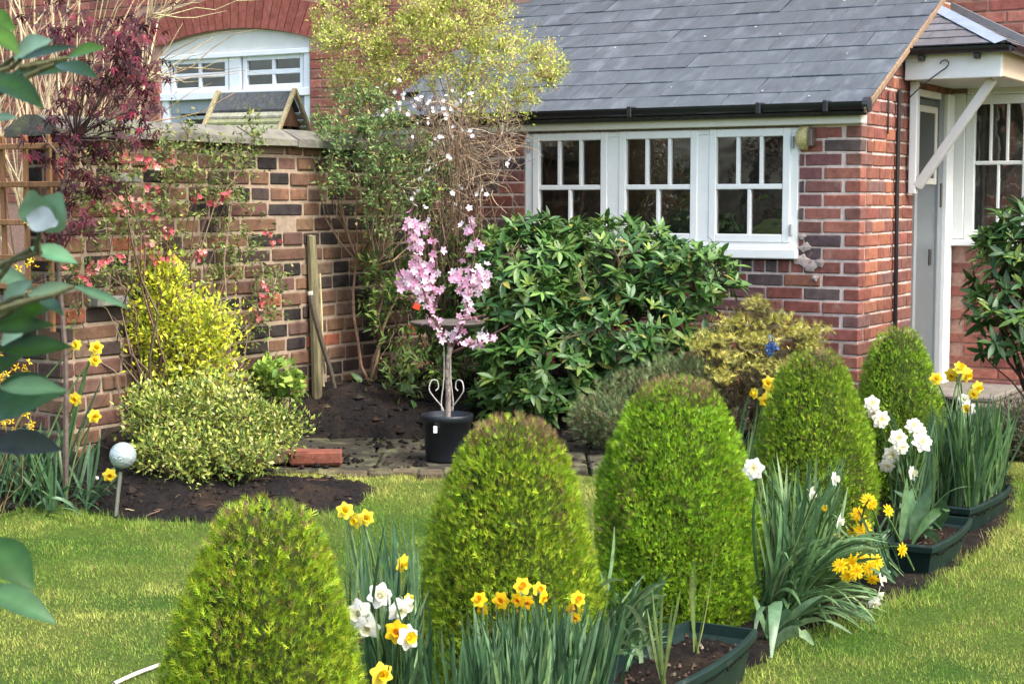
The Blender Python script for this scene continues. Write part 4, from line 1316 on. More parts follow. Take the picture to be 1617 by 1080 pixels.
tb_ = [B(750, 250, 9.15, .26, .22, .26), B(700, 200, 9.2, .26, .2, .16), B(690, 300, 9.1, .2, .2, .2), B(790, 210, 9.2, .18, .2, .18)]
Q, _ = blob_points(tb_, 420, .05, r)
dq = r.normal(size=(420, 3)) * A3(1, .5, 1.1); dq *= (r.uniform(.08, .24, 420) / np.linalg.norm(dq, axis=1))[:, None]
P = arcs(Q, Q + dq, 6, .16, .02, r)
mb = MB(); tubes(mb, P, np.linspace(1, .45, 6)[None] * r.uniform(.0014, .003, (420, 1)), 3, palette(420, [((.40, .31, .21), 3), ((.27, .19, .13), 3), ((.52, .44, .33), 1.2), ((.15, .10, .08), 2)], .2, r))
tag(mb.build('tangled_twigs', M_BARK, t, world=True), kind='stuff')
bp = at(585, 600, 9.1); bp[2] = soil_at(bp)
shrub('evergreen_climber', 'dark green small-leaved climber bushing over the garden wall end', 'climber', bp,
      [B(560, 240, 9.0, .24, .22, .26), B(620, 220, 9.1, .27, .24, .22), B(640, 285, 9.0, .24, .2, .2), B(535, 210, 9.1, .14, .15, .14), B(580, 310, 9.0, .16, .15, .10), B(690, 300, 9.1, .14, .15, .12), B(590, 170, 9.2, .16, .15, .10), B(520, 290, 8.9, .08, .1, .10), B(500, 190, 9.1, .07, .1, .08), B(610, 350, 9.0, .16, .12, .10), B(560, 150, 9.3, .2, .15, .08), B(680, 350, 9.1, .12, .12, .08)],
      42, 34, 900, 7000, DIAMOND, (.016, .034), [((.13, .23, .07), 5), ((.20, .31, .10), 4), ((.36, .44, .16), 3), ((.07, .13, .05), 1.5), ((.7, .6, .08), .15)], M_LEAF, .3, .05, .006, .002)

# white blossom on bare twigs
def blossom_tpl(n=5, w=.36, cup=.25):
    V, f = [[0, 0, 0]], []
    for i in range(n):
        a = 2 * math.pi * i / n
        d = A3(math.cos(a), math.sin(a), 0); s = A3(-d[1], d[0], 0); b = len(V)
        V += [list(d * .55 - s * w * .8 + A3(0, 0, cup * .5)), list(d * 1.0 - s * w * .35 + A3(0, 0, cup)), list(d * 1.0 + s * w * .35 + A3(0, 0, cup)), list(d * .55 + s * w * .8 + A3(0, 0, cup * .5))]
        f += [[0, b, b + 1, b + 2], [0, b + 2, b + 3, b + 3]]
    f = [q[:3] if q[2] == q[3] else q for q in f]
    tri = []
    for q in f:
        tri += [[q[0], q[1], q[2]]] + ([[q[0], q[2], q[3]]] if len(q) == 4 else [])
    return np.array(V), np.array(tri)
BLOS = blossom_tpl(5, .52, .3)
r = np.random.default_rng(77)
bp = at(705, 645, 9.35); bp[2] = soil_at(bp)
t = thing('blossom_shrub', 'bare twiggy shrub dotted with white blossom below the golden leaves', 'shrub', bp)
E, _ = blob_points([B(670, 200, 9.05, .24, .2, .16), B(730, 190, 9.0, .20, .2, .14), B(720, 290, 9.0, .22, .2, .2), B(790, 330, 8.95, .12, .15, .08), B(660, 160, 9.1, .16, .15, .08)], 90, .3, r)
S = woody(t, bp, E, r, .006, 8, .12, .06, [((.20, .14, .09), 2), ((.12, .08, .06), 1)])
pos = []
for (px, py) in ((597, 130), (632, 147), (655, 155), (640, 170), (660, 160), (672, 168), (703, 150), (702, 172), (712, 168), (690, 160), (745, 152), (648, 185), (617, 172), (707, 182), (714, 205), (703, 212), (685, 220), (676, 188), (668, 270), (680, 262), (708, 245), (662, 280), (652, 310), (663, 324), (715, 303), (718, 325), (757, 305), (770, 302), (795, 258), (742, 215), (727, 160), (690, 178), (655, 200), (630, 132), (610, 178), (750, 165)):
    for q in range(r.integers(2, 5)):
        pos.append(at(px + r.normal() * 6, py + r.normal() * 5, 8.85 + r.normal() * .07))
pos = np.array(pos); N = len(pos)
leaf_objects('blossom', BLOS, pos, r.normal(size=(N, 3)), A3(0, -1, .2) + r.normal(size=(N, 3)) * .6, r.uniform(.008, .015, N), palette(N, [((.82, .78, .79), 3), ((.80, .68, .72), 1)], .05, r), M_PETAL, t, 300, r, 6, False)
woody(t, near_stem(S, pos), pos, r, .002, 4, .1, 0, [((.17, .12, .08), 1)], 'twigs', 3)

# the loose twiggy shrub under it
bp = at(640, 650, 9.3); bp[2] = soil_at(bp)
shrub('twiggy_shrub', 'loose leggy shrub with few green leaves behind the bird bath', 'shrub', bp,
      [B(630, 500, 9.1, .2, .2, .3), B(690, 440, 9.2, .22, .2, .32), B(660, 580, 9.0, .22, .2, .18), B(600, 440, 9.1, .14, .15, .22), B(740, 420, 9.2, .16, .2, .24), B(720, 560, 9.1, .14, .2, .2)],
      43, 40, 520, 3800, LEAFL, (.03, .06), [((.11, .19, .04), 4), ((.17, .24, .05), 3), ((.07, .13, .04), 2)], M_LEAF, .4, .2, .005, .0022, [((.16, .12, .07), 2), ((.10, .07, .05), 2), ((.24, .19, .12), 1)])
# ivy by the soil
bp = at(610, 632, 9.2); bp[2] = soil_at(bp)
shrub('ivy', 'small ivy with pale green leaves on the dark soil left of the bird bath', 'ivy', bp,
      [B(610, 612, 9.1, .10, .1, .07), B(575, 622, 9.1, .08, .1, .04), B(635, 615, 9.0, .06, .1, .06)], 44, 10, 26, 70, LEAFB, (.05, .085), [((.10, .19, .06), 3), ((.16, .25, .10), 2), ((.07, .13, .05), 2)], M_LEAFG, .3, .2, .003, .002)

# golden thread cypress and the heathers
bp = at(1190, 610, 8.45); bp[2] = soil_at(bp) - .02
GOLD = [((.62, .48, .05), 4), ((.50, .39, .06), 3), ((.28, .26, .06), 2), ((.13, .10, .04), 3)]
t, S, T, r = shrub('golden_cypress', 'low golden-tipped cypress against the brick wall right of the rhododendron', 'conifer', bp,
      [B(1195, 500, 8.5, .14, .2, .08), B(1150, 545, 8.4, .20, .2, .09), B(1240, 535, 8.5, .18, .2, .09), B(1200, 590, 8.35, .28, .22, .12), B(1150, 600, 8.3, .20, .2, .10), B(1270, 580, 8.45, .12, .15, .12), B(1240, 640, 8.3, .2, .2, .1)],
      45, 40, 520, 6500, SPRIG, (.022, .045), [((.10, .085, .035), 4), ((.14, .12, .045), 3), ((.08, .085, .03), 3), ((.24, .21, .06), 1)], M_CONIF, .25, .2, .006, .002, [((.12, .075, .05), 2), ((.08, .05, .04), 2)])
lay_ = [B(px, py, Y, w, .15, .022) for (px, py, Y, w) in ((1195, 482, 8.45, .08), (1160, 510, 8.35, .15), (1220, 503, 8.4, .13), (1255, 522, 8.4, .13), (1125, 535, 8.25, .13), (1190, 535, 8.25, .18), (1288, 522, 8.4, .09), (1150, 562, 8.15, .13), (1215, 578, 8.12, .17), (1100, 545, 8.2, .06), (1285, 545, 8.3, .09), (1140, 590, 8.05, .09))]
P, o = blob_points(lay_, 2900, .0, r)
P[:, 2] += .03 * np.sin(P[:, 0] * 31) * np.cos(P[:, 1] * 23)
mb = MB(); inst(mb, SPRIG, P, A3(0, -.45, .25) + r.normal(size=P.shape) * .6, A3(0, -.2, 1) + r.normal(size=P.shape) * .4, r.uniform(.022, .045, len(P)), palette(len(P), [((.50, .45, .08), 4), ((.38, .37, .08), 3), ((.60, .55, .16), 1.5), ((.20, .22, .05), 4)], .15, r))
tag(mb.build('golden_sprays', M_CONIF, t, False, world=True), kind='stuff')
bp = at(1010, 680, 8.3); bp[2] = soil_at(bp) - .02
shrub('heather', 'grey-green heather cushion in front of the rhododendron', 'shrub', bp,
      [B(1000, 630, 8.2, .19, .18, .15), B(940, 660, 8.1, .13, .16, .11), B(1070, 605, 8.25, .20, .16, .13), B(985, 665, 8.0, .17, .14, .12)], 46, 130, 1000, 10500, SPRIG, (.018, .040), [((.13, .19, .075), 4), ((.18, .24, .085), 3), ((.24, .15, .10), 1.2), ((.08, .12, .045), 3)], M_CONIF, .8, .2, .003, .0015, [((.13, .08, .05), 1), ((.16, .11, .07), 1)])
bp = at(1170, 690, 8.2); bp[2] = soil_at(bp) - .02
shrub('heather', 'dark brown heather between the middle conifers, under the golden cypress', 'shrub', bp,
      [B(1180, 650, 8.2, .24, .16, .12), B(1120, 640, 8.25, .14, .14, .12), B(1260, 620, 8.2, .2, .16, .12)], 47, 70, 600, 5200, SPRIG, (.014, .028), [((.07, .06, .03), 4), ((.11, .075, .045), 3), ((.06, .075, .03), 3)], M_CONIF, .8, .2, .003, .0015, [((.12, .075, .05), 1)])
# blue netting caught in the cypress
r = np.random.default_rng(4)
bn = thing('blue_netting', 'crumpled scrap of bright blue netting caught in the golden cypress', 'netting', at(1217, 549, 8.12))
mb = MB()
P = r.normal(size=(46, 3)) * A3(.013, .010, .017)
tubes(mb, arcs(P, P + np.clip(r.normal(size=(46, 3)) * .012, -.02, .02), 5, .2, 0, r), .0035, 3, palette(46, [((.05, .16, .45), 3), ((.10, .28, .6), 1)], .15, r))
mb.build('strands', M_PETAL, bn)

# yellow shrub, variegated shrub, green clump by the wall
bp = WP(-.75, .32); bp[2] = soil_at(bp)
yb_ = at(285, 640, bp[1])
bp[0] = yb_[0]
Yb = bp[1] - .02
shrub('yellow_shrub', 'bright yellow-leaved upright shrub against the old brick wall', 'shrub', bp,
      [B(245, 470, Yb, .16, .12, .14), B(225, 520, Yb, .11, .12, .14), B(300, 500, Yb, .17, .12, .13), B(345, 520, Yb, .11, .1, .13), B(280, 560, Yb, .24, .14, .14), B(335, 590, Yb, .15, .14, .12), B(210, 450, Yb, .07, .08, .06), B(255, 440, Yb, .1, .1, .08), B(270, 620, Yb, .2, .12, .08)],
      51, 30, 640, 6600, DIAMOND, (.018, .036), [((.70, .70, .05), 5), ((.58, .63, .06), 4), ((.42, .50, .06), 3), ((.22, .29, .05), 2)], M_LEAF, .5, .2, .005, .002, [((.20, .14, .07), 1), ((.13, .09, .05), 1)], 0, None, 'foliage', .16, .045)
bp = at(330, 735, 7.4); bp[2] = soil_at(bp) - .01
Yb = 7.35
shrub('variegated_euonymus', 'low sprawling shrub with cream and green variegated leaves over dark soil', 'shrub', bp,
      [B(290, 665, Yb, .26, .18, .12), B(380, 675, Yb, .22, .18, .12), B(440, 675, Yb, .12, .14, .08), B(245, 650, Yb + .05, .16, .14, .11), B(320, 720, Yb - .2, .24, .14, .08), B(240, 720, Yb - .15, .10, .12, .08), B(330, 625, Yb + .1, .22, .14, .08), B(290, 745, Yb - .25, .12, .08, .05), B(400, 715, Yb - .2, .14, .12, .07)],
      52, 60, 950, 12500, DIAMOND, (.015, .034), [((.50, .52, .12), 4), ((.36, .43, .08), 4), ((.17, .25, .045), 4), ((.62, .62, .25), 1.6), ((.08, .13, .03), 4)], M_LEAF, .4, .25, .004, .0018, [((.18, .13, .07), 1), ((.10, .07, .04), 1)], 0, None, 'foliage', .22, .036)
bp = at(442, 632, 8.55); bp[2] = soil_at(bp) - .01
shrub('hydrangea', 'fresh green leafy clump at the foot of the wall beside the wooden post', 'shrub', bp,
      [B(440, 590, 8.5, .12, .12, .09), B(462, 610, 8.5, .09, .1, .07), B(418, 605, 8.5, .08, .1, .07)], 53, 16, 90, 560, LEAFB, (.028, .055), [((.22, .36, .055), 4), ((.32, .45, .08), 3), ((.13, .24, .04), 3)], M_LEAF, .5, .3, .004, .002)

# flowering quince trained on the wall
r = np.random.default_rng(61)
bp = WP(-.95, .10); bp[2] = soil_at(bp)
t = thing('flowering_quince', 'coral-flowered quince trained flat against the brick wall', 'climber', bp)
def on_wall(px, py, off=.07):
    k = 0.0
    for _ in range(25):
        p = at(px, py, WP(k, off)[1]); k = (p - W0) @ AV
        q = WP(k, off); k += ((px - proj(A3(q[0], q[1], p[2]))[0]) / 400.0)
    p = WP(k, off); return A3(p[0], p[1], at(px, py, p[1])[2])
tips = [on_wall(px, py, r.uniform(.04, .13)) for px, py in ((130, 300), (160, 250), (200, 230), (255, 240), (300, 225), (340, 245), (380, 250), (400, 230), (330, 300), (290, 330), (250, 320), (200, 320), (420, 470), (430, 440), (370, 330), (365, 310), (350, 400), (300, 400), (240, 400), (180, 420), (140, 440), (110, 430), (170, 380), (220, 360), (270, 280), (310, 270), (360, 440), (410, 500), (150, 330), (190, 280), (345, 290), (385, 390))]
tips = np.array(tips)
S = woody(t, bp, tips, r, .006, 9, .10, .05, [((.13, .085, .06), 2), ((.20, .15, .10), 1)])
Tw = np.repeat(tips, 12, 0) + r.normal(size=(len(tips) * 12, 3)) * .09
Tw -= AU * (((Tw - W0) @ AU) - np.clip((Tw - W0) @ AU, .02, .16))[:, None]
T = woody(t, near_stem(S, Tw), Tw, r, .002, 5, .12, 0, [((.15, .10, .07), 1), ((.3, .24, .17), .6)], 'twigs', 3)
n = 4200
k = r.integers(0, len(T), n); P = T[k, r.integers(2, 5, n)] + r.normal(size=(n, 3)) * .022
lm = ((P - W0) @ AU) > .012
P = P[lm]; n = len(P)
mb = MB(); inst(mb, DIAMOND, P, r.normal(size=(n, 3)) + AU * .5, AU + r.normal(size=(n, 3)) * .6, r.uniform(.018, .036, n), palette(n, [((.14, .20, .05), 4), ((.23, .28, .08), 3), ((.08, .12, .035), 2), ((.34, .33, .11), 1)], .2, r))
tag(mb.build('foliage', M_LEAF, t, False, world=True), kind='stuff')
fl = []
for (px, py, m) in ((190, 245, 5), (205, 255, 4), (235, 260, 6), (255, 262, 5), (270, 255, 3), (270, 240, 3), (310, 315, 3), (355, 312, 6), (340, 318, 4), (365, 305, 3), (185, 330, 6), (205, 328, 5), (230, 325, 3), (245, 302, 3), (250, 345, 3), (263, 370, 4), (232, 385, 4), (335, 385, 3), (315, 405, 5), (165, 415, 6), (185, 408, 4), (140, 433, 5), (150, 420, 4), (120, 436, 4), (240, 408, 4), (270, 405, 3), (430, 385, 3), (412, 480, 5), (420, 465, 4), (405, 490, 4), (415, 450, 3), (400, 500, 2), (425, 370, 2)):
    for q in range(int(m * 1.5)): fl.append(on_wall(px + r.normal() * 7, py + r.normal() * 5, r.uniform(.08, .15)))
fl = np.array(fl); N = len(fl)
leaf_objects('flower', blossom_tpl(5, .52, .5), fl, r.normal(size=(N, 3)), AU + A3(0, -.3, .2) + r.normal(size=(N, 3)) * .5, r.uniform(.011, .019, N), palette(N, [((.74, .25, .22), 3), ((.80, .40, .36), 2), ((.62, .13, .15), 1)], .1, r), M_PETAL, t, 300, r, 8, False)

# dark red maple
r = np.random.default_rng(62)
bp = at(100, 640, 7.0); bp[2] = soil_at(bp)
t = thing('red_maple', 'young maple with dark red leaves in front of the wall end', 'tree', bp)
trunk = np.array([bp] + [at(px, py, 6.95) for px, py in ((104, 590), (99, 500), (92, 420), (93, 340), (105, 270), (120, 220))])
mb = MB(); tubes(mb, spline(trunk, 14), np.linspace(.013, .006, 14)[None], 6, (.13, .10, .085)); mb.build('trunk', M_BARK, t, world=True)
clus = [(100, 10), (118, 30), (85, 45), (100, 55), (200, 45), (232, 40), (182, 55), (215, 80), (250, 70), (190, 100), (170, 60), (245, 105), (238, 140), (220, 170), (205, 100), (185, 110), (130, 130), (100, 160), (75, 185), (95, 205), (62, 215), (120, 215), (150, 225), (190, 205), (220, 215), (245, 200), (205, 225), (110, 285), (140, 300), (170, 290), (115, 345), (80, 360), (135, 350), (92, 320), (170, 35), (215, 20), (240, 10), (75, 5), (160, 130), (180, 170), (245, 170), (85, 375), (150, 290), (100, 240), (125, 265), (175, 240), (60, 240), (225, 60), (205, 130), (225, 118)]
cp = np.array([at(px, py, 6.9 + r.normal() * .16) for px, py in clus])
tr = spline(trunk, 14)
br0 = near_stem(tr[6:], cp - A3(0, 0, .1))
S = woody(t, br0, cp, r, .004, 7, .10, .05, [((.10, .06, .055), 1), ((.15, .11, .09), 1)])
P, D, Nn = [], [], []
for i, c in enumerate(cp):
    for q in range(r.integers(13, 22)):
        p = S[i, r.integers(3, 7)] * .45 + c * .55 + r.normal(size=3) * A3(.036, .036, .028)
        P.append(p); a = r.uniform(0, 6.28)
        D.append(A3(math.cos(a), math.sin(a), -.7 - r.random() * .6)); Nn.append(A3(math.cos(a) * .5, math.sin(a) * .5 - .5, .9) + r.normal(size=3) * .35)
P, D, Nn = map(np.array, (P, D, Nn)); N = len(P)
leaf_objects('leaf', STAR, P, D, Nn, r.uniform(.034, .056, N), palette(N, [((.065, .014, .020), 4), ((.105, .018, .028), 3), ((.04, .011, .017), 3), ((.20, .025, .045), .9)], .2, r), M_LEAF, t, 300, r, 12, False)

# tall bare-stemmed shrub behind the wall
r = np.random.default_rng(63)
bp = WP(-.7, -.55); bp[2] = 0
t = thing('bare_stem_shrub', 'tall thicket of bare straw-coloured stems rising behind the wall', 'shrub', bp)
n = 66
tp = np.array([at(px, py, 8.6 + r.normal() * .5) for px, py in zip(r.uniform(-160, 270, n), r.uniform(-160, 60, n))])
b0 = np.array([at(px, 330, 8.7 + r.normal() * .35) for px in r.normal(75, 70, n)]); b0[:, 2] = 0
PALE = [((.46, .36, .22), 4), ((.36, .27, .16), 3), ((.55, .46, .30), 2), ((.25, .19, .12), 2)]
P = arcs(b0, tp, 9, .05, .05, r, .008)
mb = MB(); tubes(mb, P, np.linspace(1, .4, 9)[None] * r.uniform(.004, .011, (n, 1)), 5, palette(n, PALE, .15, r)); mb.build('stems', M_BARK, t, world=True)
q = np.array([at(px, py, 8.4 + r.normal() * .3) for px, py in zip(r.uniform(-60, 420, 110), r.uniform(-60, 150, 110))])
woody(t, near_stem(P[:, 3:], q - A3(.1, 0, .25)), q, r, .0035, 6, .10, .04, PALE, 'side_twigs', 4)
tag(t)

# forsythia sprigs at the far left
r = np.random.default_rng(64)
bp = at(-40, 650, 6.7); bp[2] = soil_at(bp)
t = thing('forsythia', 'thin forsythia sprigs with small yellow flowers at the left edge', 'shrub', bp)
tp = np.array([at(px, py, 6.6 + r.normal() * .06) for px, py in ((10, 575), (30, 600), (20, 620), (-5, 560), (40, 575), (5, 600), (45, 350), (60, 400), (35, 590), (0, 545), (48, 610))])
S = woody(t, bp, tp, r, .003, 7, .1, .1, [((.2, .14, .07), 1)])
fp = np.concatenate([S[i, 4:] + r.normal(size=(3, 3)) * .012 for i in range(len(S)) for _ in range(4)])
N = len(fp)
leaf_objects('flower', blossom_tpl(4, .28, .15), fp, r.normal(size=(N, 3)), A3(0, -1, .3) + r.normal(size=(N, 3)) * .6, r.uniform(.012, .020, N), palette(N, [((.75, .48, .02), 2), ((.8, .58, .04), 1)], .1, r), M_PETAL, t, 200, r, 5, False)

# ------------------------------------------------------------------ pots, troughs
TEAL = (.006, .019, .016)
def trough(label, centre, L, W, Hh, ang, soil_cover=True, seed=0):
    """long planter with bowed sides, rolled rim, soil inside"""
    r = np.random.default_rng(seed)
    t = thing('planter_trough', label, 'planter', (centre[0], centre[1], 0), ang, 'green plastic planter troughs along the row')
    n = 28
    def ring(l, w, z):
        xs = np.linspace(-1, 1, n // 2)
        top = np.stack([xs * l / 2, w / 2 * (.78 + .22 * (1 - xs ** 2)), np.full(n // 2, z)], 1)
        return np.concatenate([top, (top * A3(1, -1, 1))[::-1]])
    rings = [ring(L * .88, W * .74, .005), ring(L * .93, W * .86, Hh * .55), ring(L * .965, W * .92, Hh - .028), ring(L, W, Hh - .026), ring(L + .004, W + .004, Hh - .006), ring(L - .004, W - .004, Hh), ring(L - .024, W - .024, Hh), ring(L - .032, W - .032, Hh - .03), ring(L * .90, W * .82, Hh - .055)]
    V = np.concatenate(rings); m = len(rings)
    i = np.arange(m - 1)[:, None] * n; j = np.arange(n)[None]; k = (j + 1) % n
    mb = MB(); mb.add(V, np.stack([i + j, i + n + j, i + n + k, i + k], -1).reshape(-1, 4), TEAL); mb.build('trough_body', M_PLASTIC, t)
    sr = ring(L * .94, W * .87, Hh - .04)
    g = []
    mb = MB()
    xs = np.linspace(-.47 * L, .47 * L, 40); ys = np.linspace(-.46 * W, .46 * W, 14)
    X, Y = np.meshgrid(xs, ys); sc = .80 + .20 * (1 - (X / (.5 * L)) ** 2); Y = Y * sc
    Z = Hh - .042 + r.normal(size=X.shape) * .004 + .006 * np.sin(X * 30) * np.cos(Y * 40)
    f = np.array([[b * 40 + a, b * 40 + a + 1, b * 40 + a + 41, b * 40 + a + 40] for b in range(13) for a in range(39)])
    mb.add(np.stack([X, Y, Z], -1).reshape(-1, 3), f, (.013, .010, .008)); mb.build('compost', M_SOIL, t, True)
    nb = 60
    base = np.array([[1, 0, 0], [-1, 0, 0], [0, 1, 0], [0, -1, 0], [0, 0, 1], [0, 0, -1]], float)
    ff = np.array([[0, 2, 4], [2, 1, 4], [1, 3, 4], [3, 0, 4], [2, 0, 5], [1, 2, 5], [3, 1, 5], [0, 3, 5]])
    P = np.stack([r.uniform(-.45 * L, .45 * L, nb), r.uniform(-.36 * W, .36 * W, nb), np.full(nb, Hh - .036)], 1)
    V = base[None] * r.uniform(.003, .009, (nb, 1, 1)) * r.uniform(.6, 1.3, (nb, 6, 1)) + P[:, None]
    mb = MB(); mb.add(V.reshape(-1, 3), (ff[None] + (np.arange(nb) * 6)[:, None, None]).reshape(-1, 3), np.repeat(palette(nb, [((.06, .04, .028), 3), ((.12, .085, .06), 2), ((.3, .26, .2), .5)], .2, r), 6, 0))
    tag(mb.build('bark_chips', M_SOIL, t), kind='stuff')
    return t
RA = math.atan2(.88, .475)      # direction of the row
rd = A3(math.cos(RA), math.sin(RA), 0); rn = A3(rd[1], -rd[0], 0)
e1 = A3(.60, 4.62, 0)           # far end of the empty trough
def tc(far, L): return far - rd * L / 2
trough('green trough of bare compost with thin shoots at the bottom of the picture', tc(e1, .68), .68, .27, .15, RA, seed=1)
trough('green trough in front of the second conifer, full of upright daffodil leaves', tc(e1 - rd * .72, .70) + rn * -.02, .70, .27, .15, RA, seed=2)
trough('green trough of broad tulip leaves on the lawn edge', A3(1.58, 6.14, 0), .62, .22, .12, RA, seed=4)
trough('far green trough crammed with upright leaves near the door', A3(1.94, 6.90, 0), .66, .24, .12, RA - .05, seed=5)

PB = G(706, 727, PAVE); PB[2] = PAVE + .002
pot = thing('black_pot', 'black plastic nursery pot holding the pink blossom tree', 'pot', PB)
mb = MB()
hp = .222
lathe(mb, [(.001, .004), (.096, 0), (.100, .01), (.115, hp - .035), (.123, hp - .033), (.126, hp - .004), (.123, hp), (.116, hp), (.113, hp - .04), (.001, hp - .042)], 32, (.010, .014, .019))
mb.build('pot_body', M_BLACK, pot, True)
mb = MB(); lathe(mb, [(.001, hp - .02), (.06, hp - .022), (.115, hp - .034)], 20, (.035, .026, .02)); mb.build('compost', M_SOIL, pot)
mb = MB(); cbox(mb, -.060, -.042, -.117, -.095, .145, .178, .002, (.8, .8, .78), ); mb.build('label_tag', M_PAINT, pot)

# pink blossom tree standing in the pot
r = np.random.default_rng(71)
pt = thing('blossom_tree', 'small peach tree thick with pink blossom, in the black pot', 'tree', PB + A3(0, 0, hp - .03))
Yp = PB[1]
trunk = spline([PB + A3(.004, 0, hp - .04), at(708, 620, Yp), at(706, 580, Yp), at(712, 548, Yp)], 10)
mb = MB(); tubes(mb, trunk, np.linspace(.014, .011, 10)[None], 8, (.24, .20, .17)); mb.build('trunk', col_mat('mottled_bark', .85, .15, .5, 60, .7, 90, tint=(.08, .06, .05), tint_scale=40, tint_lo=.5, tint_hi=.6), pt, world=True)
brs = [[(712, 548), (690, 512), (674, 480), (664, 430), (656, 385), (650, 352)], [(676, 480), (650, 455), (632, 432)], [(674, 470), (690, 430), (680, 370), (672, 358)], [(714, 548), (730, 510), (738, 470), (744, 430), (750, 390), (742, 345)],
       [(736, 470), (752, 450), (768, 432)], [(738, 460), (725, 440), (714, 430)], [(716, 556), (740, 545), (765, 535), (803, 514)], [(735, 505), (755, 500), (768, 498)], [(690, 512), (684, 490), (700, 455)]]
P = []
mb = MB()
for i, b in enumerate(brs):
    q = spline([at(px, py, Yp + r.normal() * .02 - .02 * j) for j, (px, py) in enumerate(b)], 16)
    tubes(mb, q, np.linspace(.0075, .003, 16)[None], 5, (.16, .085, .075))
    m = (64, 12, 10, 50, 16, 9, 14, 2, 5)[i]
    lo = (1, 2, 2, 1, 2, 3, 4, 8, 3)[i]
    hi = 14 if i == 6 else 16
    idx = r.integers(lo, hi, m)
    P.append(q[idx] + r.normal(size=(m, 3)) * (.018 if i != 6 else .012))
mb.build('branches', M_BARK, pt, world=True)
for (px, py, m) in ((660, 385, 16), (665, 365, 7), (640, 445, 15), (655, 440, 15), (682, 430, 12), (672, 460, 12), (650, 420, 7), (718, 438, 12), (745, 445, 15), (762, 436, 11), (735, 465, 12), (765, 538, 8), (742, 360, 7), (655, 355, 5)):
    P.append(np.array([at(px + r.normal() * 7, py + r.normal() * 8, Yp - .03 + r.normal() * .04) for _ in range(m)]))
P = np.concatenate(P); N = len(P)
leaf_objects('blossom', blossom_tpl(5, .42, .28), P, r.normal(size=(N, 3)), A3(0, -1, .25) + r.normal(size=(N, 3)) * .7, r.uniform(.015, .023, N), palette(N, [((.78, .44, .62), 3), ((.82, .58, .71), 3), ((.70, .30, .50), 1.2), ((.86, .74, .80), 2)], .06, r), M_PETAL, pt, 300, r, 12, False)
tg = at(658, 484, Yp - .08)
rt = thing('red_tag', 'small red plant label tied in the pink blossom', 'label', tg)
mb = MB(); cbox(mb, -.016, .016, -.002, .002, -.014, .012, .001, (.75, .05, .02), Matrix.Rotation(.4, 4, 'Y') @ Matrix.Rotation(.3, 4, 'Z')); mb.build('tag_card', M_PAINT, rt)
mb = MB(); tubes(mb, [[0, 0, .012], [.004, .03, .03], [.01, .06, .05]], .0012, 3, (.6, .1, .05)); mb.build('tie', M_PAINT, rt)

# bird bath behind it
bb0 = at(707, 660, 8.25); bb0[2] = PAVE + .01
bb = thing('bird_bath', 'round metal bird bath on scrolled wire legs behind the potted tree', 'bird bath', bb0)
zd = at(707, 513, 8.25)[2] - bb0[2]
mb = MB(); lathe(mb, [(.001, -.032), (.08, -.028), (.14, -.014), (.18, .002), (.190, .012), (.188, .018), (.178, .010), (.13, -.012), (.001, -.03)], 36, (.085, .072, .06)); V = mb.v[0]; V += A3(0, 0, zd); mb.build('dish', M_METAL, bb, True)
mb = MB(); lathe(mb, [(.001, zd - .10), (.05, zd - .09), (.06, zd - .06), (.03, zd - .05)], 18, (.05, .05, .05)); mb.build('collar', M_METAL, bb, True)
for k in range(3):
    a = math.radians(205 + k * 120)
    for side in (1,):
        pts = [(.075, -.02), (.045, .10), (.02, .17), (.07, .24), (.095, .28), (.085, .325), (.055, .325), (.048, .29), (.062, .275)]
        q = spline([(rr_ * 1.05 * math.cos(a), rr_ * 1.05 * math.sin(a), z) for rr_, z in pts], 30)
        mb = MB(); tubes(mb, q, .0032, 6, (.50, .48, .42)); mb.build('scroll_leg', M_METAL, bb)
        q = spline([(rr_ * math.cos(a), rr_ * math.sin(a), z) for rr_, z in ((-.02, -.02), (.01, .10), (.035, .20), (.02, .34), (.02, zd - .06))], 16)
        mb = MB(); tubes(mb, q, .0032, 6, (.42, .40, .36)); mb.build('leg_rod', M_METAL, bb)

# wooden post, stick, cane
b0 = at(497, 607, 8.93); b0[2] = soil_at(b0) - .05
ps = thing('wooden_post', 'weathered greenish wooden post standing against the garden wall', 'post', b0)
zt = at(497, 372, 8.93)[2] - b0[2]
mb = MB(); tubes(mb, [[.012, 0, 0], [.006, 0, zt * .4], [-.004, 0, zt * .8], [-.012, 0, zt]], [.029, .028, .027, .025], 9, (.19, .17, .095)); V = mb.v[0]; V += np.random.default_rng(1).normal(size=V.shape) * .002; mb.build('post_body', M_WOOD, ps)
mb = MB(); lathe(mb, [(.001, zt + .004), (.025, zt - .004)], 9, (.24, .21, .13), centre=(-.012, 0, 0)); mb.build('post_top', M_WOOD, ps)
sk = thing('pruned_branch', 'dark pruned branch with pale cut end leaning beside the post', 'branch', at(520, 600, 8.85))
q = np.array([at(490, 466, 8.8), at(496, 495, 8.8), at(508, 540, 8.82), at(522, 585, 8.85), at(528, 612, 8.87)]) - at(520, 600, 8.85)
mb = MB(); tubes(mb, spline(q, 12), np.linspace(.016, .013, 12)[None], 7, (.085, .07, .05)); mb.build('branch_wood', M_BARK, sk)
mb = MB(); d = q[0] - q[1]; d /= np.linalg.norm(d); tubes(mb, np.array([q[0], q[0] + d * .02]), .0165, 7, (.50, .45, .38)); mb.add(np.concatenate([[q[0] + d * .021]]), np.zeros((0, 3), int)); mb.build('cut_end', M_BARK, sk)
cn = thing('garden_cane', 'pale thin garden cane upright at the post', 'cane', at(511, 606, 8.86))
q = np.array([at(511, 610, 8.86), at(508, 500, 8.86), at(505, 432, 8.88)]) - at(511, 606, 8.86)
mb = MB(); tubes(mb, q, .007, 6, (.42, .36, .20)); mb.build('cane', M_WOOD, cn)

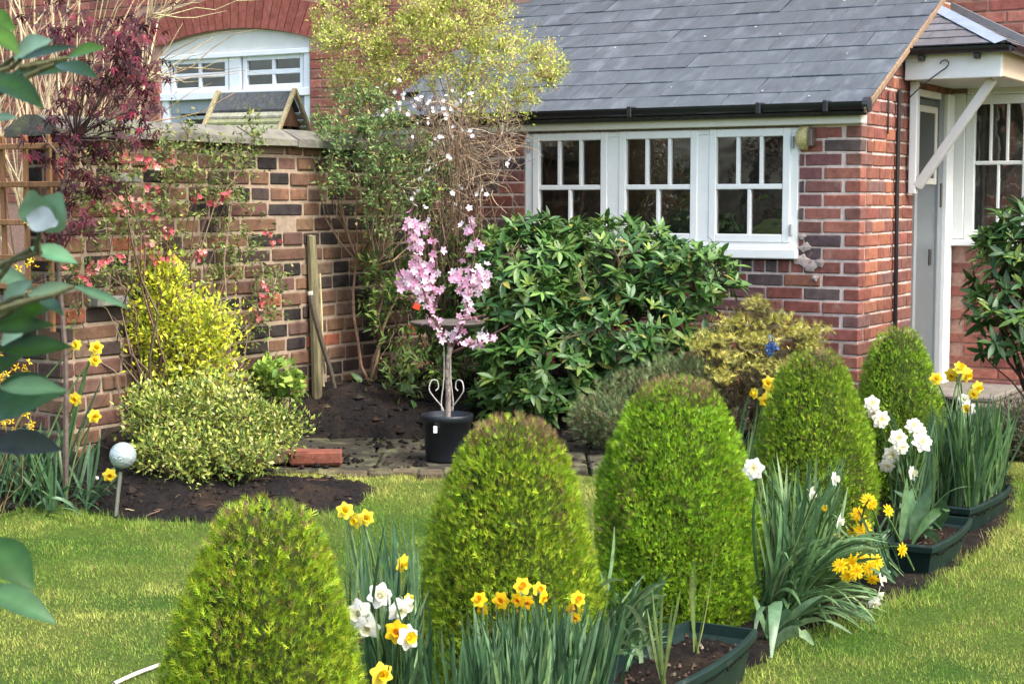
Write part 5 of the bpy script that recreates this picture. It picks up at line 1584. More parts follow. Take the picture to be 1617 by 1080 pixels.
# solar globe light
sb = Gl(182, 816)
sg = thing('solar_globe_light', 'crackled glass globe light on a steel stake at the lawn edge', 'garden light', sb)
ct = at(194, 719, sb[1]) - sb
mb = MB(); ph = np.linspace(0, math.pi, 17); lathe(mb, [(max(.0005, .056 * math.sin(p)), .056 * math.cos(p)) for p in ph], 28, (.5, .5, .5), centre=ct); mb.build('globe', M_GLOBE, sg, True)
mb = MB(); ax = ct / np.linalg.norm(ct); tubes(mb, np.array([ct - ax * .066, ct - ax * .052]), [[.02, .028]], 12, (.03, .03, .03)); mb.build('collar', M_BLACK, sg)
mb = MB(); tubes(mb, np.array([A3(-.004, 0, -.06), ct * .4, ct - ax * .06]), .0085, 10, (.50, .49, .46)); mb.build('stake', col_mat('steel', .3, .5, .1, 20, 0, 1, metallic=.8), sg, True)

# loose bricks on the paving
for (px, py, Y, rz, c, lab) in ((500, 733, 0, .04, (.21, .075, .05), 'loose red brick lying on the edge of the paving'), (433, 732, 0, .5, (.13, .075, .05), 'loose dark brick half under the variegated shrub')):
    p = G(px, py, PAVE); p[2] = PAVE + .006
    lb = thing('loose_brick', lab, 'brick', p, rz, 'loose bricks by the paving')
    mb = MB(); cbox(mb, -.122, .122, -.055, .055, 0, .062, .009, c); V = mb.v[0]; V += np.random.default_rng(int(px)).normal(size=V.shape) * .0025; mb.build('brick_body', M_OLDBRICK, lb)
# timber trellis on the low wall
r = np.random.default_rng(81)
tl = thing('trellis', 'orange-brown square timber trellis at the left edge', 'trellis', WP(-1.53, -.24) - AU * .76, -TH)
wood = (.26, .135, .065)
zs_ = [at(40, py, 7.25)[2] for py in (230, 291, 352, 409, 455)]
for z in zs_:
    mb = MB(); cbox(mb, -.35, 1.13, -.012, .008, z - .013, z + .013, .003, np.array(wood) * r.uniform(.8, 1.2)); mb.build('trellis_rail', M_WOOD, tl)
for x in np.arange(-.3, 1.15, .145):
    mb = MB(); cbox(mb, x - .012, x + .012, .0085, .026, zs_[-1] - .2, zs_[0] + .05, .003, np.array(wood) * r.uniform(.8, 1.2)); mb.build('trellis_slat', M_WOOD, tl)

bp = WP(-1.1, -.75) - AU * .35; bp[2] = 0  # shrub added only to darken the background behind the trellis
shrub('darkening_shrub', 'dark evergreen shrub behind the trellis', 'shrub', bp, [(bp + A3(0, 0, .9), (.35, .25, .45)), (bp + A3(-.3, .1, .7), (.35, .25, .5))], 113, 16, 160, 1500, LEAFL, (.05, .09), [((.03, .06, .025), 3), ((.05, .09, .03), 2)], M_LEAFG)
# bird table behind the wall
bt0 = WP(.30, -.75); bt0[2] = 0
Yt = 9.75
L_, R_t = at(352, 178, Yt), at(452, 175, Yt)
ctr = at(405, 205, Yt)
bt = thing('bird_table', 'mossy wooden bird table roof with slatted slopes and open gable behind the wall', 'bird table', (ctr[0], ctr[1], 0), -.38)
zr, ze = at(405, 146, Yt)[2], at(405, 206, Yt)[2]
hw, hl_ = .175, .235
n_s = 5
for s in (-1, 1):
    for i, (f0, f1, c) in enumerate(((0, .52, (.06, .066, .07)), (.56, .70, (.28, .28, .21)), (.74, .86, (.23, .245, .13)), (.90, 1.04, (.24, .25, .16)))):
        y0, z0, y1, z1 = s * hw * f0, zr - (zr - ze) * f0, s * hw * f1, zr - (zr - ze) * f1
        q = .006 * (i > 0)
        V = np.array([[-hl_ - q, y0, z0 + .002], [hl_ + q, y0, z0 + .002], [hl_ + q, y1, z1 + .010], [-hl_ - q, y1, z1 + .010], [-hl_ - q, y0, z0 - .008], [hl_ + q, y0, z0 - .008], [hl_ + q, y1, z1 - .004], [-hl_ - q, y1, z1 - .004]])
        mb = MB(); mb.add(V, np.array([[0, 1, 2, 3], [7, 6, 5, 4], [0, 4, 5, 1], [3, 2, 6, 7], [0, 3, 7, 4], [1, 5, 6, 2]]), np.array(c) * r.uniform(.9, 1.1)); mb.build('roof_slat', M_WOOD, bt)
    V = np.array([[x, s * hw * f * .9, zr - .03 - (zr - ze) * f * .9] for x in (-hl_ + .03, hl_ - .03) for f in (0, 1)])
    mb = MB(); mb.add(V, np.array([[0, 1, 3, 2]]), (.02, .018, .015)); mb.build('gap_shade_sheet', M_WOOD, bt)  # near-black sheet under the slats, painting shade into their gaps
    for e in (-1, 1):
        mb = MB(); bar(mb, (e * (hl_ + .022), 0, zr + .012), (e * (hl_ + .022), s * hw * 1.12, zr - (zr - ze) * 1.12 + .004), .022, .026, up=(1, 0, 0), col=(.30, .26, .15)); mb.build('barge_board', M_WOOD, bt)
for e in (-1, 1):
    mb = MB(); prism(mb, [(-hw * .8, ze + .02), (hw * .8, ze + .02), (0, zr - .03)], e * (hl_ - .03), e * (hl_ - .02), (.12, .06, .04), axis='x'); mb.build('gable_panel', M_WOOD, bt)
for sx in (-1, 1):
    for sy in (-1, 1):
        mb = MB(); cbox(mb, sx * .16 - .012, sx * .16 + .012, sy * .11 - .012, sy * .11 + .012, ze - .18, ze + .045, .003, (.2, .16, .1)); mb.build('corner_post', M_WOOD, bt)
mb = MB(); cbox(mb, -.2, .2, -.16, .16, ze - .20, ze - .18, .003, (.2, .17, .11)); mb.build('tray', M_WOOD, bt)
mb = MB(); cbox(mb, -.035, .035, -.035, .035, 0, ze - .201, .004, (.2, .16, .1)); mb.build('pole', M_WOOD, bt)

# ------------------------------------------------------------------ daffodils and other bulbs
def petal_ring(n, L, w, cup, off=0.0, tilt=0.0, col=(.8, .6, .02), r=None, mb=None, curl=.1):
    for i in range(n):
        a = 2 * math.pi * (i + off) / n + (r.normal() * .06 if r is not None else 0)
        V, f = leaf_tpl(5, w, -.10, curl, 1.15, w * .10)
        V = V * A3(L, L, L)
        ce, se = math.cos(tilt), math.sin(tilt)
        R = np.array([[1, 0, 0], [0, ce, -se], [0, se, ce]])
        V = V @ R.T
        ca, sa = math.cos(a), math.sin(a)
        V = V @ np.array([[ca, -sa, 0], [sa, ca, 0], [0, 0, 1]]).T
        mb.add(V, f, np.array(col) * (r.uniform(.92, 1.05) if r is not None else 1))
def flower_meshes(kind, seed):
    """perianth and trumpet as two meshes of radius 1, facing +z"""
    r = np.random.default_rng(seed)
    mb, tb = MB(), MB()
    def cup(r0, r1, h, col, frill=.08):
        n, m = 18, 5
        a = np.arange(n) * 2 * math.pi / n
        V = []
        for k in range(m):
            q = k / (m - 1)
            rad = r0 + (r1 - r0) * q ** 1.6
            V.append(np.stack([rad * np.cos(a) * (1 + frill * q * np.sin(6 * a)), rad * np.sin(a) * (1 + frill * q * np.sin(6 * a)), .02 + h * q + 0 * a], 1))
        V = np.concatenate(V + [[[0, 0, .03]]])
        i = np.arange(m - 1)[:, None] * n; j = np.arange(n)[None]; k = (j + 1) % n
        tb.add(V, [np.stack([i + j, i + k, i + n + k, i + n + j], -1).reshape(-1, 4), np.array([[q, (q + 1) % n, m * n] for q in range(n)])], col)
    if kind == 'yellow':
        petal_ring(6, 1, .80, .1, 0, .15, (.80, .56, .015), r, mb); cup(.22, .36, .38, (.80, .36, .01))
    elif kind == 'lemon':
        petal_ring(6, 1, .80, .1, 0, .12, (.82, .66, .06), r, mb); cup(.24, .42, .62, (.80, .55, .015))
    elif kind == 'white':
        petal_ring(6, 1, .80, .1, 0, .10, (.84, .84, .78), r, mb); cup(.24, .44, .55, (.80, .78, .55))
    elif kind == 'white_yellow':
        petal_ring(6, 1, .80, .1, 0, .10, (.84, .84, .78), r, mb); cup(.24, .48, .45, (.82, .58, .02))
    elif kind == 'double':
        petal_ring(6, 1, .75, .1, 0, .10, (.85, .84, .76), r, mb); petal_ring(6, .85, .70, .1, .5, .35, (.85, .84, .74), r, mb)
        petal_ring(6, .6, .6, .1, .2, .75, (.84, .80, .60), r, tb); petal_ring(5, .4, .5, .1, .4, 1.1, (.82, .74, .40), r, tb)
    elif kind == 'star':
        petal_ring(8, 1, .34, .1, 0, .05, (.82, .58, .01), r, mb); petal_ring(8, .85, .32, .1, .5, .3, (.82, .56, .01), r, mb)
        petal_ring(7, .6, .30, .1, .2, .65, (.80, .52, .01), r, tb); petal_ring(5, .4, .28, .1, .4, 1.0, (.80, .46, .01), r, tb)
    return mb.mesh('flower', M_PETAL, True), tb.mesh('trumpet', M_PETAL, True)
FM = {k: [flower_meshes(k, s) for s in (1, 2, 3)] for k in ('yellow', 'lemon', 'white', 'white_yellow', 'double', 'star')}

BLUEG = [((.058, .13, .055), 4), ((.085, .165, .07), 3), ((.038, .092, .042), 3), ((.15, .24, .09), 1.4)]
def blade_path(p0, tip, r, droop=.0, bow=.05, m=8):
    p0, tip = np.array(p0, float), np.array(tip, float)
    L = np.linalg.norm(tip - p0)
    mid = (p0 + tip) / 2 + A3(0, 0, 1) * L * droop + r.normal(size=3) * L * bow
    t = np.linspace(0, 1, m)[:, None]
    return (1 - t) ** 2 * p0 + 2 * t * (1 - t) * mid + t ** 2 * tip
def blade(mb, path, w, col, r, twist=.5, fold=.25, broad=False):
    m = len(path)
    T = np.gradient(path, axis=0); T /= np.linalg.norm(T, axis=1, keepdims=True)
    ph = r.uniform(0, math.pi)
    side0 = A3(math.cos(ph), math.sin(ph) * .6, .1)
    t = np.linspace(0, 1, m)
    prof = (np.sin(math.pi * np.clip(t * .86 + .12, 0, 1)) ** .7 if broad else np.minimum(1, np.minimum(.65 + t * 2, (1.02 - t) * 5) ) )
    V = []
    for i in range(m):
        s = side0 - (side0 @ T[i]) * T[i]; s /= np.linalg.norm(s) + 1e-9
        n = np.cross(s, T[i])
        a = twist * (t[i] - .3)
        s2 = s * math.cos(a) + n * math.sin(a); n2 = np.cross(s2, T[i])
        hw = w / 2 * max(prof[i], .06)
        V += [path[i] - s2 * hw + n2 * hw * fold, path[i], path[i] + s2 * hw + n2 * hw * fold]
    f = []
    for i in range(m - 1):
        a = i * 3
        f += [[a, a + 1, a + 4, a + 3], [a + 1, a + 2, a + 5, a + 4]]
    mb.add(np.array(V), np.array(f), col)

def bulbs(name, label, cat, centre, seed, flowers=(), leaves=(), pal=BLUEG, group='daffodil clumps', stem_to=None, leaf_mat=M_STRAP, n_leaf_obj=300, stem_sink=.03):
    """a clump: leaves (p0, tip, width, droop, broad) and flowers (kind, pos, radius, facing)"""
    r = np.random.default_rng(seed)
    c = np.array(centre, float)
    t = thing(name, label, cat, c, group=group)
    rest = MB(); any_rest = False
    for i, (p0, tip, w, droop, broad) in enumerate(leaves):
        col = palette(1, pal, .15, r)[0]
        path = blade_path(p0, tip, r, droop)
        if i < n_leaf_obj:
            mb = MB(); blade(mb, path, w, col, r, r.normal() * .7, .25, broad); mb.build('leaf', leaf_mat, t, True, world=True)
        else:
            blade(rest, path, w, col, r, r.normal() * .7, .25, broad); any_rest = True
    if any_rest: tag(rest.build('leaves', leaf_mat, t, True, world=True), kind='stuff')
    for (kind, pos, rad, face, root) in flowers:
        pos = np.array(pos, float); face = np.array(face, float) + r.normal(size=3) * .22; face /= np.linalg.norm(face)
        fm, tm = FM[kind][r.integers(0, 3)]
        q = Vector(face).to_track_quat('Z', 'Y').to_matrix() @ Matrix.Rotation(r.uniform(0, 6.28), 3, 'Z')
        M = Matrix.Translation(Vector(pos - c)) @ q.to_4x4() @ Matrix.Scale(rad, 4)
        fo = link('flower', fm, t, M)
        link('trumpet', tm, fo)
        neck = pos - face * rad * .7
        root = np.array(root, float)
        hgt = max(np.linalg.norm(neck - root), .05)
        mid = root * .35 + neck * .65 + A3(0, 0, hgt * .10) - face * rad * .5
        P = spline([root, mid, neck + A3(0, 0, rad * .35) - face * rad * .25, pos - face * rad * .1], 12)
        mb = MB(); tubes(mb, P, np.linspace(.0042, .003, 12)[None], 5, (.11, .19, .055)); mb.build('stem', leaf_mat, t, True, world=True)
    return t
CAMV = A3(0, -1, .05)

def upright(base_fn, tip_fn, n, w=(.009, .014), droop=(.02, .10), r=RNG, broad=False):
    out = []
    for i in range(n):
        p0 = base_fn(); out.append((p0, tip_fn(p0), r.uniform(*w), r.uniform(*droop), broad))
    return out

# front clump (in the trough before the second conifer)
r = np.random.default_rng(91)
fc = e1 - rd * .72 - rd * .35 + rn * -.02; fc[2] = .11
def b_fn(c=fc, l=.32, w=.10, z=.11): 
    return A3(c[0], c[1], 0) + rd * r.uniform(-l, l * .45) + rn * r.uniform(-w, w) + A3(0, 0, z)
def t_fn(p): return p + A3(r.normal() * .05, r.normal() * .05, r.uniform(.22, .34))
lv = upright(b_fn, t_fn, 460, (.006, .0105), (.0, .05), r)
fl = []
for (kind, px, py, rad, f) in (('yellow', 757, 946, .020, (-.4, -1, .3)), ('yellow', 762, 962, .017, (-.6, -.8, -.2)), ('yellow', 791, 948, .022, (0, -1, .1)), ('yellow', 825, 925, .022, (-.1, -.8, .6)), ('yellow', 818, 947, .019, (-.5, -.9, 0)), ('yellow', 831, 951, .021, (.2, -1, -.2)),
                               ('yellow', 852, 931, .020, (.5, -.8, .3)), ('yellow', 858, 944, .016, (.7, -.7, -.2)), ('yellow', 913, 945, .019, (.4, -.9, .3)), ('yellow', 906, 962, .021, (-.2, -1, -.2)), ('yellow', 908, 975, .015, (.1, -1, -.3))):
    p = at(px, py, 3.72 + r.normal() * .05); fl.append((kind, p, rad, f, A3(p[0] + r.normal() * .02, p[1] + .02, .11)))
bulbs('daffodil_clump', 'dense clump of small orange-cupped daffodils at the bottom centre', 'daffodils', fc, 91, fl, lv)

# clump between the first and second conifer
r = np.random.default_rng(92)
bc = at(620, 1080, 3.75); bc[2] = .015
def b2(): return A3(bc[0] + r.normal() * .05, 3.75 + r.normal() * .08, .012)
def t2(p): return at(r.uniform(538, 660), r.uniform(800, 930), 3.78 + r.normal() * .1)
lv = upright(b2, t2, 75, (.006, .011), (.0, .04), r)
lv += upright(b2, lambda p: at(r.uniform(560, 690), r.uniform(930, 1060), 3.6 + r.normal() * .1), 60, (.006, .011), (.02, .10), r)
fl = [(k, at(px, py, Y), rad, f, A3(bc[0] + r.normal() * .03, 3.75, .01)) for (k, px, py, Y, rad, f) in (
    ('lemon', 545, 806, 3.85, .022, (-.3, -1, .1)), ('lemon', 562, 822, 3.85, .020, (-.6, -.7, .0)), ('lemon', 578, 817, 3.85, .021, (.5, -.8, .2)), ('lemon', 636, 889, 3.8, .024, (.9, -.4, .1)), ('lemon', 622, 896, 3.82, .018, (-.6, -.6, -.2)),
    ('white', 568, 968, 3.55, .034, (-.2, -1, .0)), ('white', 580, 990, 3.52, .030, (.2, -1, -.2)), ('white', 600, 940, 3.6, .030, (.1, -1, .2)), ('white', 630, 962, 3.58, .030, (.3, -.9, .1)), ('white', 641, 956, 3.6, .024, (.8, -.5, .1)),
    ('yellow', 626, 997, 3.5, .027, (-.1, -1, .1)), ('white_yellow', 645, 1006, 3.5, .029, (.3, -1, -.1)), ('lemon', 602, 1064, 3.42, .027, (.2, -1, .2)), ('lemon', 646, 945, 3.62, .013, (.2, -1, .4)))]
bulbs('daffodil_clump', 'mixed white and yellow daffodils between the two nearest conifers', 'daffodils', bc, 92, fl, lv)

# strappy tangle left of the empty trough
r = np.random.default_rng(93)
bc = A3(.26, 4.55, .01)
def b3(): return bc + A3(r.normal() * .07, r.normal() * .09, 0)
lv = upright(b3, lambda p: at(r.uniform(935, 1065), r.uniform(900, 1040), 4.4 + r.normal() * .12), 120, (.007, .013), (.05, .35), r)
lv += [(b3(), at(px, py, 4.45), w, dr, True) for (px, py, w, dr) in ((970, 832, .032, .03), (955, 900, .028, .03), (985, 940, .034, .12), (1015, 935, .034, .16), (1040, 950, .030, .2), (945, 935, .03, .1), (1010, 1040, .04, .45), (990, 1050, .034, .4), (1060, 985, .03, .3), (930, 960, .028, .2))]
bulbs('tulip_leaves', 'tangle of broad and strappy leaves between the second and third conifers', 'plant', bc, 93, (), lv, [((.11, .22, .09), 3), ((.16, .28, .12), 2), ((.07, .15, .06), 2), ((.24, .34, .17), 1.5)], 'leafy bulbs without flowers')
# thin shoots in the empty trough
r = np.random.default_rng(94)
for (bx, by, tips, lab) in ((1100, 1030, ((1092, 900), (1128, 842), (1118, 905), (1097, 880)), 'pale shoots standing in the bare trough, the taller ones at its far end'), (1045, 1085, ((1030, 930), (1047, 925), (1062, 950), (1022, 960), (1075, 930)), 'thin green shoots at the near end of the bare trough')):
    c = G(bx, by, .11)
    lv = [(c + r.normal(size=3) * .006, at(px, py, c[1] + r.normal() * .03), .008, .0, False) for px, py in tips]
    bulbs('bulb_shoots', lab, 'plant', c, 94 + bx, (), lv, [((.20, .25, .07), 1), ((.13, .20, .06), 1)], 'leafy bulbs without flowers')

# sprawling clump right of the third conifer
r = np.random.default_rng(95)
bc = A3(.93, 5.32, .01)
def b4(): return bc + rd * r.uniform(-.20, .22) + rn * r.uniform(-.09, .06)
lv = []
for i in range(170):
    p = b4()
    px, py = r.uniform(1190, 1345), r.uniform(715, 880)
    lv.append((p, at(px, py, p[1] + r.normal() * .10), r.uniform(.008, .014), r.uniform(-.02, .12), False))
for i in range(170):
    p = b4()
    px, py = r.uniform(1240, 1405), r.uniform(840, 1000)
    lv.append((p, at(px, py, p[1] - r.uniform(.0, .35)), r.uniform(.007, .013), r.uniform(.15, .45), False))
fl = []
for (k, px, py, rad, f) in (('double', 1190, 740, .036, (-.1, -1, .2)), ('white', 1282, 779, .024, (.9, -.4, -.2)), ('white', 1318, 756, .024, (.9, -.3, .1)), ('white', 1325, 822, .026, (.9, -.4, -.1)), ('star', 1302, 802, .012, (-.5, -.8, 0)),
        ('white', 1387, 938, .027, (.7, -.5, -.4)), ('white', 1392, 915, .024, (.8, -.5, .0)), ('white', 1381, 952, .022, (.2, -.9, -.4)),
        ('star', 1326, 893, .028, (-.5, -.8, .4)), ('star', 1345, 888, .030, (-.1, -.9, .5)), ('star', 1362, 882, .028, (.1, -.8, .6)), ('star', 1383, 887, .030, (.4, -.9, .2)), ('star', 1352, 902, .030, (0, -1, .1)), ('star', 1372, 897, .028, (.2, -1, 0)), ('star', 1378, 914, .028, (.1, -1, -.4)), ('star', 1338, 908, .025, (-.2, -1, -.2))):
    p = at(px, py, 5.05 + r.normal() * .06); fl.append((k, p, rad, f, b4()))
bulbs('daffodil_clump', 'sprawling clump of spiky yellow and white daffodils flopping over the lawn', 'daffodils', bc, 95, fl, lv, [((.09, .18, .07), 4), ((.13, .23, .09), 3), ((.06, .13, .055), 2.5), ((.20, .30, .12), 1.6)])
r = np.random.default_rng(96)
bc = A3(.80, 4.92, .02)
lv = [(bc + A3(r.normal() * .02, r.normal() * .03, 0), at(px, py, Y), w, dr, True) for (px, py, Y, w, dr) in ((1218, 1038, 4.62, .045, .75), (1285, 1018, 4.75, .036, .55), (1250, 965, 4.9, .03, .3), (1190, 940, 4.95, .032, .1), (1270, 985, 4.8, .026, .45), (1190, 1010, 4.6, .02, .5), (1300, 940, 4.9, .022, .25), (1330, 960, 4.9, .02, .3), (1345, 1000, 4.8, .018, .5))]
bulbs('tulip_leaves', 'broad drooping leaves at the foot of the third conifer, beside the lawn', 'plant', bc, 96, (), lv, [((.11, .20, .09), 2), ((.085, .17, .075), 2), ((.17, .25, .12), 1)], 'leafy bulbs without flowers')

# star daffodils upright further back
r = np.random.default_rng(97)
bc = A3(1.30, 5.72, .05)
def b5(): return bc + rd * r.uniform(-.15, .15) + rn * r.uniform(-.1, .1)
lv = upright(b5, lambda p: at(r.uniform(1290, 1420), r.uniform(800, 900), p[1] + r.normal() * .06), 60, (.007, .011), (.0, .1), r)
fl = []
for (px, py, rad, f) in ((1371, 790, .030, (-.2, -.9, .4)), (1378, 796, .022, (.5, -.8, -.2)), (1355, 812, .030, (-.2, -.9, .4)), (1366, 832, .030, (.3, -.9, .3)), (1403, 806, .026, (.4, -.9, .1)), (1310, 848, .027, (-.4, -.8, .3)), (1322, 852, .024, (.3, -.9, -.1)), (1346, 838, .022, (-.3, -1, -.2)), (1357, 838, .024, (.0, -1, 0)), (1425, 868, .028, (.3, -1, .1))):
    p = at(px, py, 5.60 + r.normal() * .05); fl.append(('star', p, rad, f, b5()))
bulbs('daffodil_clump', 'group of spiky double yellow daffodils left of the tulip trough', 'daffodils', bc, 97, fl, lv)

# tulip leaves in the fourth trough
r = np.random.default_rng(98)
bc = A3(1.52, 6.05, .11)
lv = [(bc + rd * r.uniform(-.15, .2) + rn * r.uniform(-.05, .05), at(px, py, 6.05 + r.normal() * .05), w, dr, True) for (px, py, w, dr) in ((1412, 775, .045, .0), (1425, 790, .05, .05), (1440, 772, .045, .0), (1452, 800, .055, .08), (1470, 760, .055, .05), (1490, 790, .06, .25), (1485, 860, .045, .6), (1535, 768, .028, .35), (1462, 850, .04, .5), (1405, 800, .04, .1), (1500, 805, .04, .3), (1432, 755, .03, 0))]
bulbs('tulip_leaves', 'broad grey-green tulip leaves growing in the fourth trough', 'plant', bc, 98, (), lv, [((.085, .17, .07), 3), ((.12, .21, .09), 2), ((.06, .13, .05), 2)], 'leafy bulbs without flowers')

# white doubles behind
r = np.random.default_rng(99)
bc = A3(1.66, 6.62, .03)
def b6(): return bc + rd * r.uniform(-.2, .15) + rn * r.uniform(-.08, .06)
lv = upright(b6, lambda p: at(r.uniform(1385, 1480), r.uniform(640, 790), p[1] + r.normal() * .06), 70, (.009, .014), (.0, .08), r)
fl = []
for (k, px, py, rad, f) in (('double', 1377, 637, .034, (-.3, -.9, .4)), ('double', 1391, 662, .040, (.2, -1, 0)), ('double', 1380, 652, .030, (-.3, -.9, .1)), ('double', 1443, 672, .036, (-.1, -.8, .6)), ('double', 1456, 698, .044, (.3, -1, .0)), ('double', 1452, 682, .034, (.3, -.8, .4)), ('double', 1418, 692, .038, (-.4, -.9, .2)), ('double', 1408, 718, .038, (-.2, -1, -.1)), ('double', 1400, 735, .034, (-.3, -1, -.4)), ('double', 1424, 706, .032, (.1, -1, .0)), ('white', 1441, 747, .032, (.8, -.5, -.1))):
    p = at(px, py, 6.45 + r.normal() * .06); fl.append((k, p, rad, f, b6()))
bulbs('daffodil_clump', 'big white double daffodils between the two farthest conifers', 'daffodils', bc, 99, fl, lv)

# crammed leaves of the far trough
r = np.random.default_rng(100)
bc = A3(1.93, 6.90, .11)
def b7(): return bc + rd * r.uniform(-.30, .30) + rn * r.uniform(-.10, .10)
lv = upright(b7, lambda p: p + A3(r.normal() * .06, r.normal() * .05, r.uniform(.26, .42)), 330, (.007, .011), (.0, .05), r)
fl = []
for (k, px, py, rad, f) in (('lemon', 1518, 583, .036, (0, -.8, .6)), ('lemon', 1503, 592, .034, (-.5, -.9, .1)), ('lemon', 1527, 592, .034, (.4, -.9, .1)), ('lemon', 1515, 578, .024, (.2, -.7, .8)), ('lemon', 1478, 598, .030, (-.1, -1, .2)), ('lemon', 1544, 612, .032, (.4, -.9, .3)), ('lemon', 1538, 622, .026, (-.3, -.9, -.2)), ('white_yellow', 1527, 646, .038, (.1, -1, .2)), ('white', 1523, 631, .028, (-.3, -.8, .5))):
    p = at(px, py, 7.0 + r.normal() * .05); fl.append((k, p, rad, f, b7()))
bulbs('daffodil_clump', 'tall yellow daffodils crammed in the far trough near the door', 'daffodils', bc, 100, fl, lv, [((.040, .095, .030), 4), ((.055, .125, .040), 3), ((.085, .16, .045), 2), ((.03, .07, .03), 2)])

r = np.random.default_rng(101)
bc = A3(1.05, 7.35, .03); bc[2] = max(0, soil_at(bc))
lv = upright(lambda: bc + r.normal(size=3) * A3(.04, .04, 0), lambda p: at(r.uniform(1160, 1225), r.uniform(610, 700), 7.3), 16, (.008, .012), (.0, .1), r)
fl = [('lemon', at(px, py, 7.25), rad, f, bc) for (px, py, rad, f) in ((1191, 621, .028, (-.8, -.6, .1)), (1214, 605, .034, (-.2, -.9, .4)), (1209, 632, .034, (-.4, -.9, -.2)), (1218, 618, .03, (.2, -1, .1)))]
bulbs('daffodil_clump', 'few yellow daffodils peeping out left of the fourth conifer', 'daffodils', bc, 101, fl, lv)

# left bed
r = np.random.default_rng(102)
bc = at(70, 740, 7.0); bc[2] = soil_at(bc)
def b8():
    p = bc + A3(np.clip(r.normal() * .14, -.3, .2), r.normal() * .08, 0); p[2] = soil_at(p) - .01; return p
lv = upright(b8, lambda p: p + A3(r.normal() * .10, r.normal() * .08, r.uniform(.18, .36)), 80, (.010, .016), (.0, .15), r)
lv += upright(b8, lambda p: p + A3(r.uniform(-.2, .25), -r.uniform(.05, .2), r.uniform(.02, .12)), 40, (.010, .015), (.2, .5), r)
lv += [(bc + A3(.02, .1, 0), at(px, py, 7.05), .014, 0, False) for px, py in ((143, 560), (137, 590), (170, 575), (190, 590), (160, 600))]
fl = [('lemon', at(px, py, 6.95), rad, f, b8()) for (px, py, rad, f) in ((152, 549, .032, (.1, -1, .2)), (150, 569, .028, (-.1, -1, -.1)), (121, 545, .026, (-.4, -.9, .1)), (119, 630, .032, (-.2, -1, -.1)), (149, 657, .032, (.4, -.9, -.2)), (12, 707, .028, (0, -1, .1)), (173, 750, .032, (.1, -1, -.3)), (30, 690, .02, (.3, -1, 0)))]
bulbs('daffodil_clump', 'lemon-yellow daffodils in the dark bed left of the globe light', 'daffodils', bc, 102, fl, lv)

# dark plants at the far right beside the step
bp = A3(2.62, 7.9, 0)
shrub('heather', 'dark wiry heather at the right edge behind the far trough', 'shrub', bp,
      [B(1600, 690, 7.8, .14, .16, .10), B(1640, 660, 7.9, .16, .16, .12), B(1590, 650, 8.0, .10, .12, .08)], 111, 60, 300, 2200, SPRIG, (.016, .03), [((.03, .055, .02), 4), ((.06, .085, .03), 2), ((.06, .04, .03), 2)], M_CONIF, .7, .2, .003, .0018, [((.08, .055, .04), 1), ((.2, .16, .11), .4)])
r = np.random.default_rng(112)
p = at(1600, 640, 8.6); p[2] = .0
dp = thing('stacked_pots', 'black plastic plant pots stacked beside the doorstep', 'pots', A3(2.66, 8.55, 0))
for k, (dx, dy, z, rot) in enumerate(((0, 0, 0, 0), (.0, 0, .06, 0), (.24, .05, 0, .1))):
    mb = MB(); lathe(mb, [(.001, .003), (.07, 0), (.092, .15), (.098, .15), (.098, .165), (.092, .166), (.086, .03), (.001, .03)], 20, (.014, .015, .017), centre=(dx, dy, z)); mb.build('pot', M_BLACK, dp, True)

# stick lying on the lawn
sp_ = G(215, 1072)
stx = thing('white_stick', 'pale bare stick lying on the grass left of the nearest conifer', 'stick', sp_)
q = np.array([G(180, 1088), G(215, 1072), G(252, 1058)]) - sp_ + A3(0, 0, .016)
mb = MB(); tubes(mb, spline(q, 8), .006, 6, (.62, .57, .48)); mb.build('stick', M_BARK, stx)
# a pinkish chip and pale stones on the soil
for (px, py, L, c, lab) in ((205, 790, .035, (.62, .42, .34), 'pale pink chip of stone beside the globe light stake'), (152, 803, .03, (.66, .62, .52), 'short white stalk on the soil left of the globe light')):
    p = G(px, py); p[2] = soil_at(p) + .006
    s_ = thing('stone_chip', lab, 'stone', p, -.5)
    mb = MB(); cbox(mb, -L / 2, L / 2, -.008, .008, -.008, .008, .004, c); mb.build('chip', M_STONE, s_)

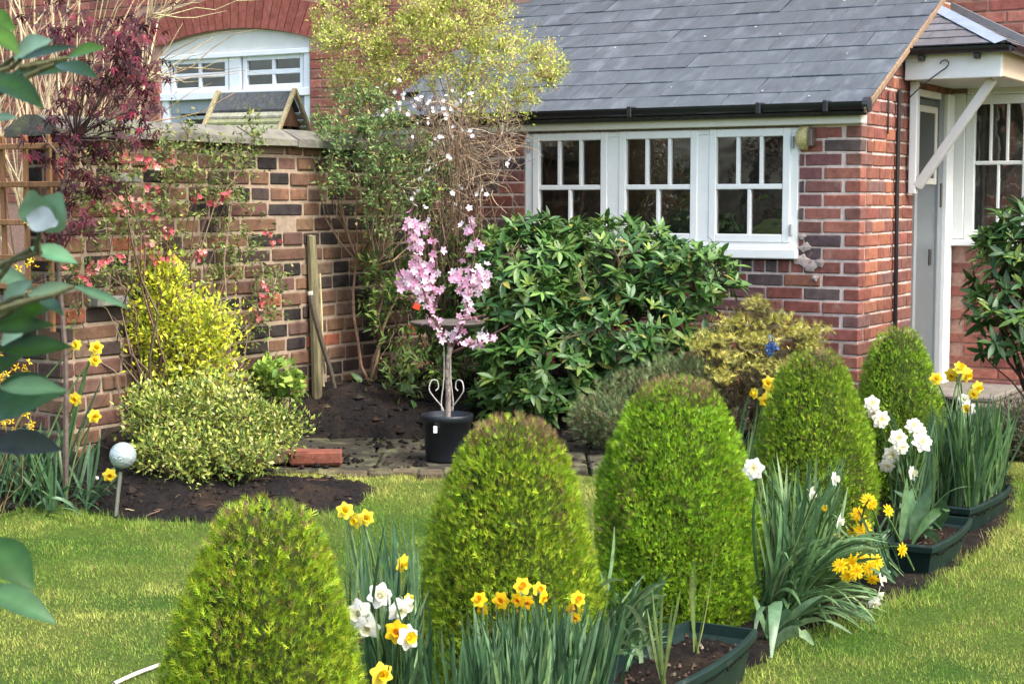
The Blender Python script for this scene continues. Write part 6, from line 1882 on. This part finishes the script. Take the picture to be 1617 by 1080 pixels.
# ------------------------------------------------------------------ camellia close to the camera on the left
r = np.random.default_rng(121)
YC = 1.22
cb = A3(-.62, 1.15, .0)
cm = thing('camellia', 'glossy dark camellia leaves close to the camera at the left edge', 'shrub', cb)
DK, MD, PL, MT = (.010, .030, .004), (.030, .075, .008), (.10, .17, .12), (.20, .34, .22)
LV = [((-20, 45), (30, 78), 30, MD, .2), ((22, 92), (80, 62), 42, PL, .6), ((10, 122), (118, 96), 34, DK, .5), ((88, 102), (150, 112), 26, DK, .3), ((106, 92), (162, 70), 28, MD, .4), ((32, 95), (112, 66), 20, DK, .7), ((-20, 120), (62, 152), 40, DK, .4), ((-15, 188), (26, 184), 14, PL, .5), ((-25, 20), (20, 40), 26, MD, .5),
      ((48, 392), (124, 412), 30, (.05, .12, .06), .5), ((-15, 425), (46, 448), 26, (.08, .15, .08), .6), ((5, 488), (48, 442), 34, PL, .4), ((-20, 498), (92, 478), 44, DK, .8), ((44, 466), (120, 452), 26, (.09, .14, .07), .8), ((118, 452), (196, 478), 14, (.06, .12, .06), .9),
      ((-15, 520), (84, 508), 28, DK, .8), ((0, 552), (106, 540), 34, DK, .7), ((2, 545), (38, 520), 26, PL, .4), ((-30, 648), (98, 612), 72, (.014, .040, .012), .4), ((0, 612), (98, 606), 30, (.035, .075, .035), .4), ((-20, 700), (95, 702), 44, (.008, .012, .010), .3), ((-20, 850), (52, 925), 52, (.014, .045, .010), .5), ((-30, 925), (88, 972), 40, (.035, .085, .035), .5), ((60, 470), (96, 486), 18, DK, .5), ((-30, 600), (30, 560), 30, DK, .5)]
tw = []
for (a, b, w, c, face) in LV:
    Ya = YC + r.normal() * .05
    p0, p1 = at(a[0], a[1], Ya), at(b[0], b[1], Ya - r.uniform(.0, .05))
    L = np.linalg.norm(p1 - p0)
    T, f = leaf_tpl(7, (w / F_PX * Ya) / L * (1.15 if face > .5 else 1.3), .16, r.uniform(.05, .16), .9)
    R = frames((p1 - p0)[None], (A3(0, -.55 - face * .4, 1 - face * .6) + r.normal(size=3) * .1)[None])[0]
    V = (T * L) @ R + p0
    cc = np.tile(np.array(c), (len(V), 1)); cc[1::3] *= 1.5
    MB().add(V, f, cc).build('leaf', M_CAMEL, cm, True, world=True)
    tw.append((p0, at(-60 + r.normal() * 10, a[1] + 60, Ya + .03)))
for (a, b, w, c) in (((70, 366), (50, 298), .75, MT), ((72, 366), (101, 304), .72, MT), ((48, 340), (100, 356), .55, (.27, .32, .33))):      # the pale cupped young leaves
    p0, p1 = at(*a, YC), at(*b, YC - .02)
    L = np.linalg.norm(p1 - p0); T, f = leaf_tpl(8, w, .10, -.06, .95, .06)
    MB().add((T * L) @ frames((p1 - p0)[None], A3(0, -1, .25)[None])[0] + p0 + A3(0, -.01 if w == .55 else 0, 0), f, c).build('leaf', M_CAMEL, cm, True, world=True)
tw.append((at(62, 366, YC), at(60, 400, YC + .02)))
tw += [(at(48, 395, YC), at(-60, 480, YC + .05)), (at(60, 400, YC), at(-60, 430, YC + .04)), (at(44, 466, YC), at(-60, 520, YC + .05)), (at(118, 452, YC), at(44, 466, YC)), (at(35, 120, YC), at(-60, 190, YC + .05)), (at(106, 92, YC), at(32, 110, YC))]
mb = MB()
for a, b in tw: tubes(mb, arcs(a, b, 6, .04, 0, r)[0], np.linspace(.0016, .0032, 6)[None], 6, (.10, .10, .05))
tag(mb.build('twigs', M_BARK, cm, world=True), kind='stuff')
mb = MB(); tubes(mb, spline([cb, A3(-.58, 1.2, .6), A3(-.55, 1.24, 1.1), A3(-.52, 1.25, 1.7)], 14), np.linspace(.014, .006, 14)[None], 8, (.16, .13, .10)); mb.build('stem', M_BARK, cm, world=True)
